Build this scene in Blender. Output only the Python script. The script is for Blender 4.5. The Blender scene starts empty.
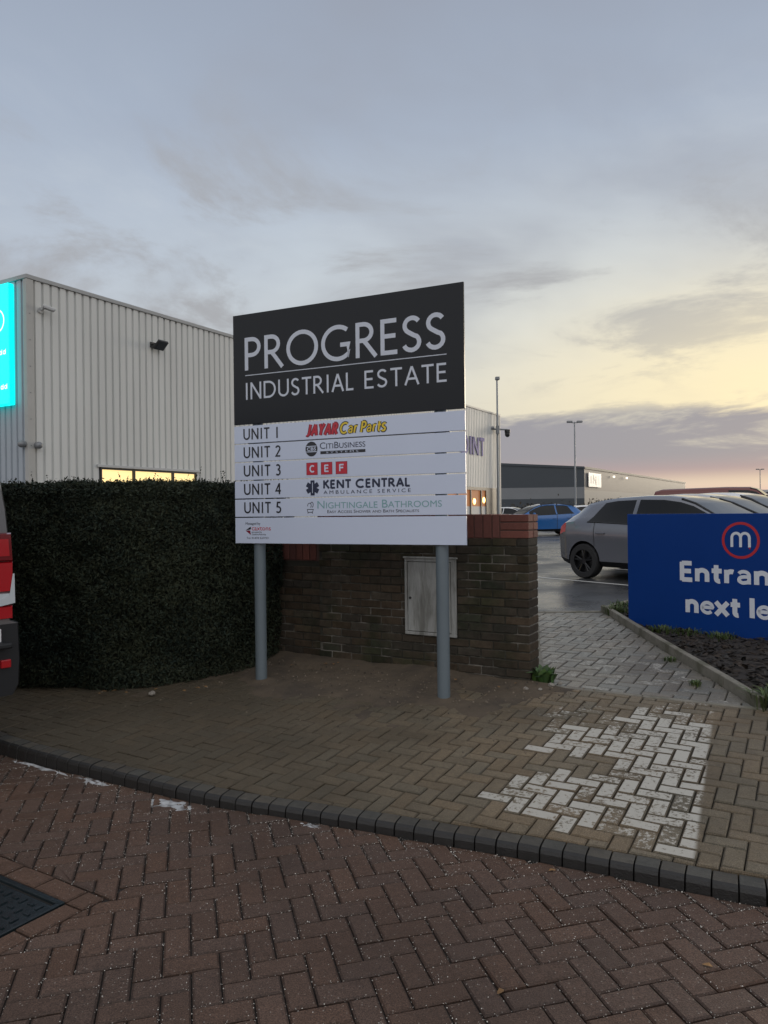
import bpy, bmesh, math, random
import numpy as np
from mathutils import Vector, Matrix

C = bpy.context
SC = C.scene
COL = SC.collection
R = math.radians
rng = random.Random(7)
nrng = np.random.default_rng(11)

# ------------------------------------------------------------------ camera
cam = bpy.data.cameras.new("camera")
cam.sensor_fit = 'VERTICAL'
cam.sensor_height = 36.0
cam.lens = 26.0
cam.clip_end = 3000
camo = bpy.data.objects.new("camera", cam)
COL.objects.link(camo)
camo.location = (0, 0, 1.5)
camo.rotation_euler = (R(90), 0.012, 0)
SC.camera = camo
SC.render.resolution_x, SC.render.resolution_y = 768, 1024


# ------------------------------------------------------------------ node maths
class S:
    """A float socket with operators."""
    def __init__(self, nt, sock): self.nt, self.s = nt, sock
    def _op(self, op, a, b=None, c=None):
        n = self.nt.nodes.new("ShaderNodeMath"); n.operation = op
        for i, v in enumerate((a, b, c)):
            if v is None: continue
            if isinstance(v, S): self.nt.links.new(v.s, n.inputs[i])
            else: n.inputs[i].default_value = v
        return S(self.nt, n.outputs[0])
    def __add__(self, o): return self._op('ADD', self, o)
    __radd__ = __add__
    def __sub__(self, o): return self._op('SUBTRACT', self, o)
    def __rsub__(self, o): return self._op('SUBTRACT', o, self)
    def __mul__(self, o): return self._op('MULTIPLY', self, o)
    __rmul__ = __mul__
    def __truediv__(self, o): return self._op('DIVIDE', self, o)
    def __pow__(self, o): return self._op('POWER', self, o)
    def max(self, o): return self._op('MAXIMUM', self, o)
    def min(self, o): return self._op('MINIMUM', self, o)
    def clamp(self): return self.max(0.0).min(1.0)
    def step(self, a, b):
        n = self.nt.nodes.new("ShaderNodeMapRange"); n.interpolation_type = 'SMOOTHSTEP'
        self.nt.links.new(self.s, n.inputs[0])
        for i, v in ((1, a), (2, b)):
            if isinstance(v, S): self.nt.links.new(v.s, n.inputs[i])
            else: n.inputs[i].default_value = v
        return S(self.nt, n.outputs[0])
    def gauss(self, mu, sg):
        d = (self - mu) * (1.0 / sg)
        return self._op('EXPONENT', (d * d) * -1.0)


def mixc(nt, fac, a, b, mode='MIX'):
    n = nt.nodes.new("ShaderNodeMix"); n.data_type = 'RGBA'; n.blend_type = mode
    n.clamp_factor = True
    for sock, v in ((n.inputs[0], fac), (n.inputs[6], a), (n.inputs[7], b)):
        if isinstance(v, S): nt.links.new(v.s, sock)
        elif hasattr(v, "is_linked"): nt.links.new(v, sock)
        elif isinstance(v, (int, float)): sock.default_value = v
        else: sock.default_value = (*v[:3], 1)
    return n.outputs[2]


def noise(nt, vec, scale, detail=4, rough=.55, dist=0.0):
    n = nt.nodes.new("ShaderNodeTexNoise")
    n.inputs["Scale"].default_value = scale
    n.inputs["Detail"].default_value = detail
    n.inputs["Roughness"].default_value = rough
    n.inputs["Distortion"].default_value = dist
    if vec is not None: nt.links.new(vec, n.inputs["Vector"])
    return S(nt, n.outputs["Fac"])


# ------------------------------------------------------------------ world: dusk sky with cloud
SUN_AZ, SUN_EL = 44.0, 3.5            # degrees to the right of the view, and above the horizon
wd = bpy.data.worlds.new("World"); SC.world = wd; wd.use_nodes = True
nt = wd.node_tree; nt.nodes.clear()
wo = nt.nodes.new("ShaderNodeOutputWorld")
tc = nt.nodes.new("ShaderNodeTexCoord")
sp = nt.nodes.new("ShaderNodeSeparateXYZ"); nt.links.new(tc.outputs["Generated"], sp.inputs[0])
dx, dy, dz = (S(nt, sp.outputs[i]) for i in range(3))
DEG = 180 / math.pi
el = dx._op('ARCSINE', dz) * DEG
az = dx._op('ARCTAN2', dx, dy) * DEG
den = dz.max(0.0) + 0.10
cv = nt.nodes.new("ShaderNodeCombineXYZ")
nt.links.new((dx / den).s, cv.inputs[0]); nt.links.new((dy / den).s, cv.inputs[1])
n_big = noise(nt, cv.outputs[0], 0.55, 5, .55, .3)
n_mid = noise(nt, cv.outputs[0], 1.15, 8, .62, .6)
av = nt.nodes.new("ShaderNodeCombineXYZ")
nt.links.new((az * (1 / 16)).s, av.inputs[0]); nt.links.new((el * (1 / 3.6)).s, av.inputs[1])
n_band = noise(nt, av.outputs[0], 1.2, 7, .62, .4)
rp = nt.nodes.new("ShaderNodeValToRGB")
nt.links.new((el / 90).clamp().s, rp.inputs[0])
cr = rp.color_ramp
cr.elements[0].position = 0.0; cr.elements[0].color = (.44, .40, .40, 1)
cr.elements[1].position = 1.0; cr.elements[1].color = (.48, .53, .62, 1)
for p, c in ((.06, (.46, .46, .46)), (.13, (.47, .50, .535)), (.20, (.43, .485, .565)), (.30, (.345, .40, .495)),
             (.40, (.29, .335, .42)), (.55, (.33, .37, .44))):
    e = cr.elements.new(p); e.color = (*c, 1)
col = rp.outputs[0]
# warm afterglow low on the right
pale = az.gauss(6, 24) * el.gauss(15, 7)
col = mixc(nt, pale * .70, col, (.56, .62, .66))
g = az.gauss(31, 26) * el.gauss(7.5, 9.2)
col = mixc(nt, g * 0.98, col, (.92, .79, .50))
# soft grey cloud sheets
cl = n_big.step(.42, .68) * el.step(3, 14)
col = mixc(nt, cl * (0.68 - g * .5), col, (.285, .30, .35))
cl2 = n_mid.step(.48, .64) * el.step(7, 12) * (1 - el.step(20, 34))
col = mixc(nt, cl2 * (.80 - g * .45), col, (.325, .325, .34))
lit = n_mid.step(.5, .3) * el.step(8, 18) * (1 - el.step(18, 40))
col = mixc(nt, lit * .16, col, (.62, .66, .68))
# grey bank of cloud above the horizon
edge = n_band * 6.0 + 4.2
bank = (1 - el.step(edge - .7, edge + .6)) * el.step(1.2, 3.0)
bankc = mixc(nt, el.step(1.4, 4.2), (.44, .295, .30), (.265, .262, .305))
bankc = mixc(nt, n_band.step(.50, .66) * .75, bankc, (.62, .58, .47))
col = mixc(nt, bank * .93, col, bankc)
low = 1 - el.step(.9, 2.4)
col = mixc(nt, low * .85, col, (.62, .45, .40))
# the brighter blue-white half of the sky behind the camera
back = (dy * -1.0).step(-.15, .7)
col = mixc(nt, back * (el.step(-2, 12)), col, (.98, .98, 1.0))
col = mixc(nt, el.step(38, 70) * .7, col, (.66, .65, .66))
bg1 = nt.nodes.new("ShaderNodeBackground"); nt.links.new(col, bg1.inputs[0]); bg1.inputs[1].default_value = 0.95
sky = nt.nodes.new("ShaderNodeTexSky"); sky.sky_type = 'NISHITA'; sky.sun_disc = False
sky.sun_elevation = R(SUN_EL); sky.sun_rotation = R(SUN_AZ)
bg2 = nt.nodes.new("ShaderNodeBackground"); nt.links.new(sky.outputs[0], bg2.inputs[0]); bg2.inputs[1].default_value = 0.05
mx = nt.nodes.new("ShaderNodeMixShader"); mx.inputs[0].default_value = .08
nt.links.new(bg1.outputs[0], mx.inputs[1]); nt.links.new(bg2.outputs[0], mx.inputs[2])
nt.links.new(mx.outputs[0], wo.inputs[0])

sun = bpy.data.lights.new("sun", 'SUN'); sun.energy = 0.9; sun.angle = R(18); sun.color = (1, .86, .66)
suno = bpy.data.objects.new("sun", sun); COL.objects.link(suno)
sd = Vector((math.sin(R(SUN_AZ)) * math.cos(R(SUN_EL)), math.cos(R(SUN_AZ)) * math.cos(R(SUN_EL)), math.sin(R(SUN_EL))))
suno.rotation_euler = sd.to_track_quat('Z', 'Y').to_euler()

SC.view_settings.view_transform = 'Standard'
SC.view_settings.look = 'None'
SC.view_settings.exposure = 0.36
SC.view_settings.gamma = 1.0
SC.view_settings.use_curve_mapping = False
SC.cycles.max_bounces = 6
SC.cycles.diffuse_bounces = 3
SC.cycles.glossy_bounces = 3
SC.cycles.caustics_reflective = False
SC.cycles.caustics_refractive = False


# ------------------------------------------------------------------ materials
def mat(name, base, rough=.6, metal=0.0, var=0.0, vscale=4, bump=0.0, bscale=60, spec=.5, tint=None, tscale=2,
        tmix=(.45, .65), rnd=0.0, rvar=0.0, emit=None, coat=0.0, stretch=None):
    m = bpy.data.materials.new(name); m.use_nodes = True
    nt = m.node_tree; b = nt.nodes["Principled BSDF"]
    b.inputs["Base Color"].default_value = (*base, 1)
    b.inputs["Roughness"].default_value = rough
    b.inputs["Metallic"].default_value = metal
    b.inputs["Specular IOR Level"].default_value = spec
    b.inputs["Coat Weight"].default_value = coat
    b.inputs["Coat Roughness"].default_value = .06
    if emit:
        b.inputs["Emission Color"].default_value = (*emit[0], 1); b.inputs["Emission Strength"].default_value = emit[1]
    tcn = nt.nodes.new("ShaderNodeTexCoord"); vec = tcn.outputs["Object"]
    if stretch:
        mp = nt.nodes.new("ShaderNodeMapping"); mp.inputs["Scale"].default_value = stretch
        nt.links.new(vec, mp.inputs[0]); vec = mp.outputs[0]
    col = None
    if tint is not None:
        f = noise(nt, vec, tscale, 6, .6, .2).step(*tmix)
        col = mixc(nt, f, base, tint)
    if rnd:
        at = nt.nodes.new("ShaderNodeAttribute"); at.attribute_name = "rnd"
        s2 = nt.nodes.new("ShaderNodeSeparateColor"); nt.links.new(at.outputs["Color"], s2.inputs[0])
        f = S(nt, s2.outputs[0])
        k = (f * 2 - 1) * rnd + 1
        cc = nt.nodes.new("ShaderNodeCombineColor")
        h = (S(nt, s2.outputs[1]) * 2 - 1) * (rnd * .35)
        nt.links.new((k + h).s, cc.inputs[0]); nt.links.new(k.s, cc.inputs[1]); nt.links.new((k - h).s, cc.inputs[2])
        col = mixc(nt, 1.0, col if col is not None else base, cc.outputs[0], 'MULTIPLY')
    if var:
        k = (noise(nt, vec, vscale, 6, .65) * 2 - 1) * (var * 2) + 1
        cc = nt.nodes.new("ShaderNodeCombineColor")
        for i in range(3): nt.links.new(k.s, cc.inputs[i])
        col = mixc(nt, 1.0, col if col is not None else base, cc.outputs[0], 'MULTIPLY')
    if col is not None: nt.links.new(col, b.inputs["Base Color"])
    if rvar:
        r = (noise(nt, vec, vscale * .7, 4, .6) * 2 - 1) * (rvar * 2) + rough
        nt.links.new(r.clamp().s, b.inputs["Roughness"])
    if bump:
        bn = nt.nodes.new("ShaderNodeBump"); bn.inputs["Strength"].default_value = bump; bn.inputs["Distance"].default_value = .004
        nt.links.new(noise(nt, vec, bscale, 5, .65).s, bn.inputs["Height"])
        nt.links.new(bn.outputs[0], b.inputs["Normal"])
    return m


def glow(name, colr, strength):
    m = bpy.data.materials.new(name); m.use_nodes = True
    b = m.node_tree.nodes["Principled BSDF"]
    b.inputs["Base Color"].default_value = (*[c * .5 for c in colr], 1)
    b.inputs["Emission Color"].default_value = (*colr, 1); b.inputs["Emission Strength"].default_value = strength
    b.inputs["Roughness"].default_value = .3
    return m


M = {}
def block_mat(name, base, tint, damp, paint=False):
    """Concrete block paving: per-block tone, grain, stains, white specks of salt and (footway) worn white paint and painted shade."""
    m = mat(name, base, .62, var=.15, vscale=30, bump=.8, bscale=170, tint=tint, tscale=.9, rnd=.15, rvar=.12, spec=.3)
    nt = m.node_tree; b = nt.nodes["Principled BSDF"]
    src = b.inputs["Base Color"].links[0].from_socket
    tcn = nt.nodes.new("ShaderNodeTexCoord")
    gk = (noise(nt, tcn.outputs["Object"], 210, 3, .7) * 2 - 1) * 1.7 + 1
    gk = gk.max(.25)
    cc_ = nt.nodes.new("ShaderNodeCombineColor")
    for i in range(3): nt.links.new(gk.s, cc_.inputs[i])
    src = mixc(nt, 1.0, src, cc_.outputs[0], 'MULTIPLY')
    vo = nt.nodes.new("ShaderNodeTexVoronoi"); vo.inputs["Scale"].default_value = 95
    nt.links.new(tcn.outputs["Object"], vo.inputs["Vector"])
    pick = S(nt, vo.outputs["Color"])
    sc_ = nt.nodes.new("ShaderNodeSeparateColor"); nt.links.new(vo.outputs["Color"], sc_.inputs[0])
    speck = (1 - S(nt, vo.outputs["Distance"]).step(.16, .30)) * S(nt, sc_.outputs[0]).step(.80, .86)
    col = mixc(nt, speck * (.42 if not paint else .12), src, (.50, .46, .40))
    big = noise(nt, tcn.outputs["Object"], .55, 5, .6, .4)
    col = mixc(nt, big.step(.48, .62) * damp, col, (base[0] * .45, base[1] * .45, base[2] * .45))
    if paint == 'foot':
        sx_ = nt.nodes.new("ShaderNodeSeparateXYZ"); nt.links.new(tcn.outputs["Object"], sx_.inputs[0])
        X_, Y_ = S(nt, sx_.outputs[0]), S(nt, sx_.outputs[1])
        hedge_shade = (X_ * -1 + Y_ * .12 - .35 + (big - .5) * 2.2 + (noise(nt, tcn.outputs["Object"], 3, 5, .6) - .5) * 1.2).step(-.9, 1.3)  # shade of hedge and van over the left blocks, put into the colour
        col = mixc(nt, hedge_shade * .70, col, (.054, .045, .031))
    if paint:
        at = nt.nodes.new("ShaderNodeAttribute"); at.attribute_name = "rnd"
        s2 = nt.nodes.new("ShaderNodeSeparateColor"); nt.links.new(at.outputs["Color"], s2.inputs[0])
        p = S(nt, s2.outputs[2])
        wear = noise(nt, tcn.outputs["Object"], 48, 8, .75, .3) * .85 + noise(nt, tcn.outputs["Object"], 6, 3, .5) * .30
        sxy = nt.nodes.new("ShaderNodeSeparateXYZ"); nt.links.new(tcn.outputs["Object"], sxy.inputs[0])
        edge_d = (S(nt, sxy.outputs[0]) - 1.31) * .898 - (S(nt, sxy.outputs[1]) - 3.143) * .44
        cutm = 1 - edge_d.step(-.012, .012) * S(nt, sxy.outputs[1]).step(5.0, 4.9)
        f = (p * 0.22 + 0.41 - wear).step(-.035, .03) * p.step(.02, .1) * cutm
        col = mixc(nt, f * .93, col, (.47, .45, .40))
    nt.links.new(col, b.inputs["Base Color"])
    return m


M['road'] = block_mat("road_block", (.090, .056, .041), (.106, .065, .047), .4)
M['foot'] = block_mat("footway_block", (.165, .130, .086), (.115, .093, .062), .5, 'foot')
M['path'] = block_mat("path_block", (.19, .175, .145), (.125, .113, .092), .2, True)
M['path'].node_tree.nodes['Principled BSDF'].inputs['Specular IOR Level'].default_value = .55
for n_ in M['path'].node_tree.nodes:
    if n_.type == 'MATH' and n_.operation == 'ADD' and abs(n_.inputs[1].default_value - .62) < 1e-4: n_.inputs[1].default_value = .42
M['joint'] = mat("joint_sand", (.018, .015, .013), .9, var=.25, vscale=60, bump=.5, bscale=200)
M['jointf'] = mat("joint_sand_dark", (.017, .015, .011), .9, var=.25, vscale=60, bump=.5, bscale=200)
M['kerbface'] = mat('kerb_face_dark', (.013, .012, .011), .45, var=.3, vscale=30, bump=.8, bscale=140)  # near-black front and end faces, darker than the kerb top
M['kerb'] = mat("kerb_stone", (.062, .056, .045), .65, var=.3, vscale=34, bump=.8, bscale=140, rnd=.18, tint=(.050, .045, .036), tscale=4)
M['conc'] = mat("old_concrete", (.19, .175, .145), .75, var=.2, vscale=18, bump=.5, bscale=120, tint=(.10, .095, .065), tscale=4)
M['asph'] = mat("damp_asphalt", (.042, .043, .045), .36, var=.22, vscale=1.1, bump=.35, bscale=120, rvar=.28, spec=.5, tint=(.06, .06, .06), tscale=.35)
M['ground'] = mat("far_tarmac", (.06, .06, .06), .6, var=.2, vscale=.3, rvar=.15)
M['soil'] = mat("trodden_soil", (.088, .066, .044), .9, var=.24, vscale=9, bump=.9, bscale=70, tint=(.055, .042, .030), tscale=2.4)
M['mulch'] = mat("bark_mulch", (.028, .022, .018), .85, rnd=.5, var=.2, vscale=40, bump=.5)
M['grit'] = mat("salt_grit", (.55, .52, .47), .7, rnd=.4)
M['white'] = mat("salt_crust", (.40, .41, .42), .7, var=.3, vscale=30, bump=.6, bscale=90, tint=(.16, .16, .16), tscale=14)
M['brick'] = mat("dark_brick", (.054, .042, .030), .85, var=.40, vscale=18, bump=.9, bscale=110, rnd=.28, tint=(.030, .032, .018), tscale=2.0, spec=.25)
M['redbrick'] = mat("red_brick", (.135, .045, .033), .75, var=.2, vscale=30, bump=.6, bscale=110, rnd=.22)
M['mortar'] = mat("mortar", (.19, .175, .15), .9, var=.3, vscale=9, bump=.6, bscale=140, tint=(.030, .029, .021), tscale=2.6, tmix=(.36, .52))
M['mortarlight'] = mat("mortar_red", (.10, .055, .045), .9, var=.25, vscale=9, bump=.6, bscale=140)
M['cab'] = mat("weathered_grp", (.33, .335, .32), .55, var=.24, vscale=7, bump=.15, bscale=60, tint=(.15, .15, .135), tscale=3.4, stretch=(3, 1, .55), tmix=(.42, .66))
M['leaf'] = mat("hedge_leaf", (.024, .031, .020), .7, rnd=.45, spec=.15)
M['twig'] = mat("twig", (.030, .024, .018), .9)
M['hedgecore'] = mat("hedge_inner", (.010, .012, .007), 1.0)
M['bush'] = mat("scrub_leaf", (.040, .034, .024), .8, rnd=.5)
M['grass'] = mat("grass_blade", (.055, .085, .022), .6, rnd=.5)
M['weed'] = mat("weed_leaf", (.05, .10, .025), .5, rnd=.4)
M['post'] = mat("grey_powder_coat", (.125, .155, .175), .42, var=.06, vscale=8, spec=.5)
M['black'] = mat("sign_black", (.007, .009, .013), .22, spec=.22, var=.06, vscale=2)
M['whitep'] = mat("sign_white", (.57, .63, .77), .35, var=.02, vscale=3)
M['vinylgrey'] = mat("vinyl_silver", (.54, .58, .66), .4)
M['ink'] = mat("vinyl_black", (.015, .016, .022), .4)
M['navy'] = mat("vinyl_navy", (.015, .022, .055), .4)
M['red'] = mat("vinyl_red", (.50, .02, .04), .4)
M['darkred'] = mat("vinyl_dark_red", (.22, .012, .030), .4)
M['yellow'] = mat("vinyl_yellow", (.72, .52, .03), .4)
M['teal'] = mat("vinyl_teal", (.20, .38, .40), .4)
M['blue'] = mat("sign_blue", (.003, .038, .205), .45, var=.05, vscale=2, spec=.2)
M['vwhite'] = mat("vinyl_white", (.66, .69, .75), .4)
M['vred'] = mat("vinyl_ring_red", (.48, .025, .035), .4)
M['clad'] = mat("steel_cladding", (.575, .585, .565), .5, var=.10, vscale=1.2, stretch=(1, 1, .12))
M['cladshade'] = mat("steel_cladding_shade", (.36, .40, .44), .5, var=.05, vscale=1.2)  # darker bluish copy of the side cladding, the front wall's shade in its colour
M['cladtrim'] = mat("cladding_trim", (.40, .40, .38), .5, var=.06, vscale=2)
M['cap'] = mat("capping", (.34, .35, .35), .45, var=.06, vscale=2)
M['dark'] = mat("dark_frame", (.018, .018, .020), .45)
M['grey'] = mat("grey_metal", (.20, .21, .22), .45, .2)
M['lgrey'] = mat("light_grey_plastic", (.45, .46, .46), .5)
M['galv'] = mat("galvanised", (.26, .28, .30), .45, .4, var=.1, vscale=12)
M['roof'] = mat("grey_roof", (.25, .26, .27), .6)
M['lens'] = mat("smoked_lens", (.06, .065, .075), .15)
M['signblue'] = mat("blue_letter", (.008, .010, .26), .5, spec=.2)
M['wdark'] = mat("warehouse_charcoal", (.042, .052, .062), .55, var=.05, vscale=.3)
M['wband'] = mat("warehouse_pale", (.18, .19, .20), .55, var=.06, vscale=.3)
M['wside'] = mat("warehouse_grey", (.17, .165, .16), .55, var=.05, vscale=.3)
M['wsidelow'] = mat("warehouse_grey_low", (.22, .22, .215), .55)
M['rubber'] = mat("tyre_rubber", (.016, .016, .017), .8, bump=.3)
M['rim'] = mat("dark_alloy", (.018, .018, .02), .32, .5)
M['rimsilver'] = mat("silver_alloy", (.35, .35, .36), .3, .8)
M['glass'] = mat("car_side_glass", (.008, .009, .010), .04, spec=.32)
M['screen'] = mat("car_windscreen_glass", (.02, .022, .025), .05, spec=.9)
M['trim'] = mat("black_plastic", (.010, .011, .013), .55)
M['tail'] = mat("tail_lens_red", (.42, .008, .014), .18, coat=.4)
M['taildeep'] = mat('tail_lens_deep_red', (.16, .004, .008), .10, coat=.6)
M['clearlens'] = mat("clear_lens", (.55, .60, .62), .15, coat=.4)
M['plate'] = mat("number_plate", (.65, .62, .30), .4)
M['platew'] = mat("white_plate", (.7, .7, .7), .4)
M['cargrey'] = mat("grey_car_paint", (.14, .148, .172), .25, .5, coat=1.0)
M['carsilver'] = mat("silver_car_paint", (.50, .50, .50), .30, .4, coat=.8)
M['carwhite'] = mat("white_car_paint", (.72, .72, .72), .3, coat=.8)
M['carblue'] = mat("blue_car_paint", (.006, .10, .32), .28, .1, coat=.8)
M['carred'] = mat("red_van_paint", (.12, .020, .016), .35, coat=.5)
M['vangrey'] = mat("grey_van_paint", (.10, .10, .105), .32, .3, coat=.6)
M['line'] = mat("line_paint", (.50, .50, .48), .5, var=.25, vscale=8)
M['iron'] = mat("cast_iron_wet", (.020, .030, .034), .22, .4, var=.2, vscale=14, bump=.5, bscale=40, rvar=.1)
M['bluegreen'] = glow("backlit_cyan", (0.0, .88, .86), 1.12)
M['signwhite'] = glow("backlit_white", (.9, .95, .95), 1.0)
M['winlit'] = mat("lit_ceiling", (.4, .33, .2), .5, emit=((1.0, .72, .30), .95))
M['warm'] = mat("lit_interior", (.3, .14, .06), .6, emit=((.70, .24, .07), .20))
M['lamp'] = glow("lamp_glow", (1.0, .62, .18), 3.5)
M['wlamp'] = glow("wall_lamp", (1.0, .9, .75), 1.0)
M['crumb'] = mat('earth_crumb', (.11, .088, .064), .9, rnd=.7)
M['stone'] = mat("pale_stone", (.24, .22, .19), .8, var=.2, vscale=30, bump=.5)
M['deadleaf'] = mat("dead_leaf", (.22, .12, .045), .7, rnd=.3)


# ------------------------------------------------------------------ mesh helpers
class MB:
    def __init__(self): self.v, self.f, self.mi, self.rnd = [], [], [], []
    def add(self, verts, faces, mi=0, rnd=None):
        o = len(self.v)
        self.v.extend(tuple(p) for p in verts)
        for f in faces:
            self.f.append(tuple(i + o for i in f)); self.mi.append(mi); self.rnd.append(rnd)
    def box(self, x0, x1, y0, y1, z0, z1, mi=0, rnd=None, mtx=None):
        vs = [(x0, y0, z0), (x1, y0, z0), (x1, y1, z0), (x0, y1, z0), (x0, y0, z1), (x1, y0, z1), (x1, y1, z1), (x0, y1, z1)]
        if mtx is not None: vs = [tuple(mtx @ Vector(p)) for p in vs]
        self.add(vs, [(3, 2, 1, 0), (4, 5, 6, 7), (0, 1, 5, 4), (1, 2, 6, 5), (2, 3, 7, 6), (3, 0, 4, 7)], mi, rnd)
    def tube(self, p0, p1, r0, r1=None, n=14, mi=0, caps=True):
        r1 = r0 if r1 is None else r1
        p0, p1 = Vector(p0), Vector(p1)
        d = (p1 - p0).normalized()
        a = d.orthogonal().normalized(); b = d.cross(a)
        vs = []
        for p, r in ((p0, r0), (p1, r1)):
            for i in range(n):
                t = 2 * math.pi * i / n
                vs.append(p + a * (math.cos(t) * r) + b * (math.sin(t) * r))
        fs = [(i, (i + 1) % n, n + (i + 1) % n, n + i) for i in range(n)]
        if caps: fs += [tuple(range(n - 1, -1, -1)), tuple(range(n, 2 * n))]
        self.add(vs, fs, mi)
    def prism(self, poly, y0, y1, mi=0):
        """poly in the (x, z) plane, extruded along y."""
        n = len(poly)
        vs = [(x, y0, z) for x, z in poly] + [(x, y1, z) for x, z in poly]
        fs = [(i, (i + 1) % n, n + (i + 1) % n, n + i) for i in range(n)]
        fs += [tuple(range(n - 1, -1, -1)), tuple(range(n, 2 * n))]
        self.add(vs, fs, mi)
    def lathe(self, prof, c, axis='y', n=28, mi=0):
        """prof: (radius, offset along the axis)."""
        vs, fs = [], []
        for r, o in prof:
            for i in range(n):
                t = 2 * math.pi * i / n
                if axis == 'y': vs.append((c[0] + r * math.cos(t), c[1] + o, c[2] + r * math.sin(t)))
                else: vs.append((c[0] + r * math.cos(t), c[1] + r * math.sin(t), c[2] + o))
        for k in range(len(prof) - 1):
            for i in range(n):
                j = (i + 1) % n
                fs.append((k * n + i, k * n + j, (k + 1) * n + j, (k + 1) * n + i))
        self.add(vs, fs, mi)
    def ball(self, c, rx, ry, rz, n=12, m=8, mi=0):
        vs, fs = [], []
        for k in range(m + 1):
            ph = math.pi * k / m
            for i in range(n):
                t = 2 * math.pi * i / n
                vs.append((c[0] + rx * math.sin(ph) * math.cos(t), c[1] + ry * math.sin(ph) * math.sin(t), c[2] + rz * math.cos(ph)))
        for k in range(m):
            for i in range(n):
                j = (i + 1) % n
                fs.append((k * n + i, (k + 1) * n + i, (k + 1) * n + j, k * n + j))
        self.add(vs, fs, mi)
    def build(self, name, mats, parent=None, smooth=False, bevel=0.0, segs=2, fixn=True):
        me = bpy.data.meshes.new(name)
        me.from_pydata(self.v, [], self.f)
        if not isinstance(mats, (list, tuple)): mats = [mats]
        for m in mats: me.materials.append(m)
        if len(mats) > 1: me.polygons.foreach_set("material_index", self.mi)
        if any(r is not None for r in self.rnd):
            ca = me.color_attributes.new("rnd", 'FLOAT_COLOR', 'CORNER')
            buf = np.zeros((len(me.loops), 4), dtype=np.float32); buf[:, 3] = 1; buf[:, :3] = (.5, .5, 0)
            k = 0
            for f, r in zip(self.f, self.rnd):
                if r is not None: buf[k:k + len(f), :3] = r
                k += len(f)
            ca.data.foreach_set("color", buf.ravel())
        me.update()
        if fixn:
            bm = bmesh.new(); bm.from_mesh(me); bmesh.ops.recalc_face_normals(bm, faces=bm.faces); bm.to_mesh(me); bm.free()
        o = bpy.data.objects.new(name, me); COL.objects.link(o)
        if parent is not None: o.parent = parent
        if smooth:
            me.polygons.foreach_set("use_smooth", [True] * len(me.polygons))
            try: me.set_sharp_from_angle(angle=R(38))
            except Exception: pass
        if bevel:
            b = o.modifiers.new("bevel", 'BEVEL'); b.width = bevel; b.segments = segs; b.limit_method = 'ANGLE'; b.angle_limit = R(40)
            b.harden_normals = False
        return o


def fast_mesh(name, V, F, m, rnd=None, parent=None):
    """V (n,3), F (k,4) or (k,3) numpy arrays; rnd (k,3)."""
    me = bpy.data.meshes.new(name)
    k, w = F.shape
    me.vertices.add(len(V)); me.vertices.foreach_set("co", V.astype(np.float32).ravel())
    me.loops.add(k * w); me.loops.foreach_set("vertex_index", F.astype(np.int32).ravel())
    me.polygons.add(k); me.polygons.foreach_set("loop_start", np.arange(0, k * w, w, dtype=np.int32))
    me.update(calc_edges=True)
    me.materials.append(m)
    if rnd is not None:
        ca = me.color_attributes.new("rnd", 'FLOAT_COLOR', 'CORNER')
        buf = np.ones((k, w, 4), dtype=np.float32); buf[:, :, :3] = rnd[:, None, :]
        ca.data.foreach_set("color", buf.ravel())
    me.validate()
    o = bpy.data.objects.new(name, me); COL.objects.link(o)
    if parent is not None: o.parent = parent
    return o


def thing(name, label, cat, loc=(0, 0, 0), rotz=0.0, group=None):
    o = bpy.data.objects.new(name, None); COL.objects.link(o)
    o.empty_display_size = .2
    o.location = loc; o.rotation_euler = (0, 0, rotz)
    return tag(o, label, cat, group)
def tag(o, label, cat, group=None):
    o["label"] = label; o["category"] = cat
    if group: o["group"] = group
    return o
def kind(o, k, label=None, cat=None):
    o["kind"] = k
    if label: o["label"] = label; o["category"] = cat
    return o


# estate grid: r along the brick wall (to the right and nearer), s away from the kerb
U = Vector((.8660254, -.5)); Vv = Vector((.5, .8660254)); EST = R(-30)
def rs(r, s): return (r * U.x + s * Vv.x, r * U.y + s * Vv.y)
def to_rs(x, y): return (x * U.x + y * U.y, x * Vv.x + y * Vv.y)
def zg(x, y):
    s = x * .5 + y * .8660254
    return float(np.interp(s, [2.0, 3.0, 5.35, 9.1, 13.0, 1000], [.036, .056, .185, .262, .30, .30])) + .028 * min(1, max(0, (-.7 - x) / 1.6)) * min(1, max(0, (4.6 - s) / 1.2))


# ------------------------------------------------------------------ text
_cap = {}
def text_polys(body, shear=0.0, offset=0.0, small=None, space=1.0):
    cu = bpy.data.curves.new("t", 'FONT'); cu.body = body; cu.shear = shear; cu.offset = offset
    cu.space_character = space; cu.fill_mode = 'FRONT'; cu.resolution_u = 4
    if small:
        cu.small_caps_scale = small
        for f in cu.body_format: f.use_small_caps = True
    o = bpy.data.objects.new("t", cu); COL.objects.link(o)
    dg = C.evaluated_depsgraph_get(); dg.update()
    me = bpy.data.meshes.new_from_object(o.evaluated_get(dg))
    vs = [(v.co.x, v.co.y) for v in me.vertices]; fs = [tuple(p.vertices) for p in me.polygons]
    bpy.data.objects.remove(o); bpy.data.curves.remove(cu); bpy.data.meshes.remove(me)
    return vs, fs
CAPH = None
def put_text(mb, body, x0, x1, z, cap, y=-.0015, mi=0, **kw):
    """Fit text between x0 and x1 with its baseline at z, on a plane facing -y."""
    global CAPH
    if CAPH is None:
        vs, _ = text_polys("H"); CAPH = max(p[1] for p in vs)
    vs, fs = text_polys(body, **kw)
    a = min(p[0] for p in vs); b = max(p[0] for p in vs)
    k = (x1 - x0) / (b - a)
    mb.add([(x0 + (p[0] - a) * k, y, z + p[1] * cap / CAPH) for p in vs], fs, mi)


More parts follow.
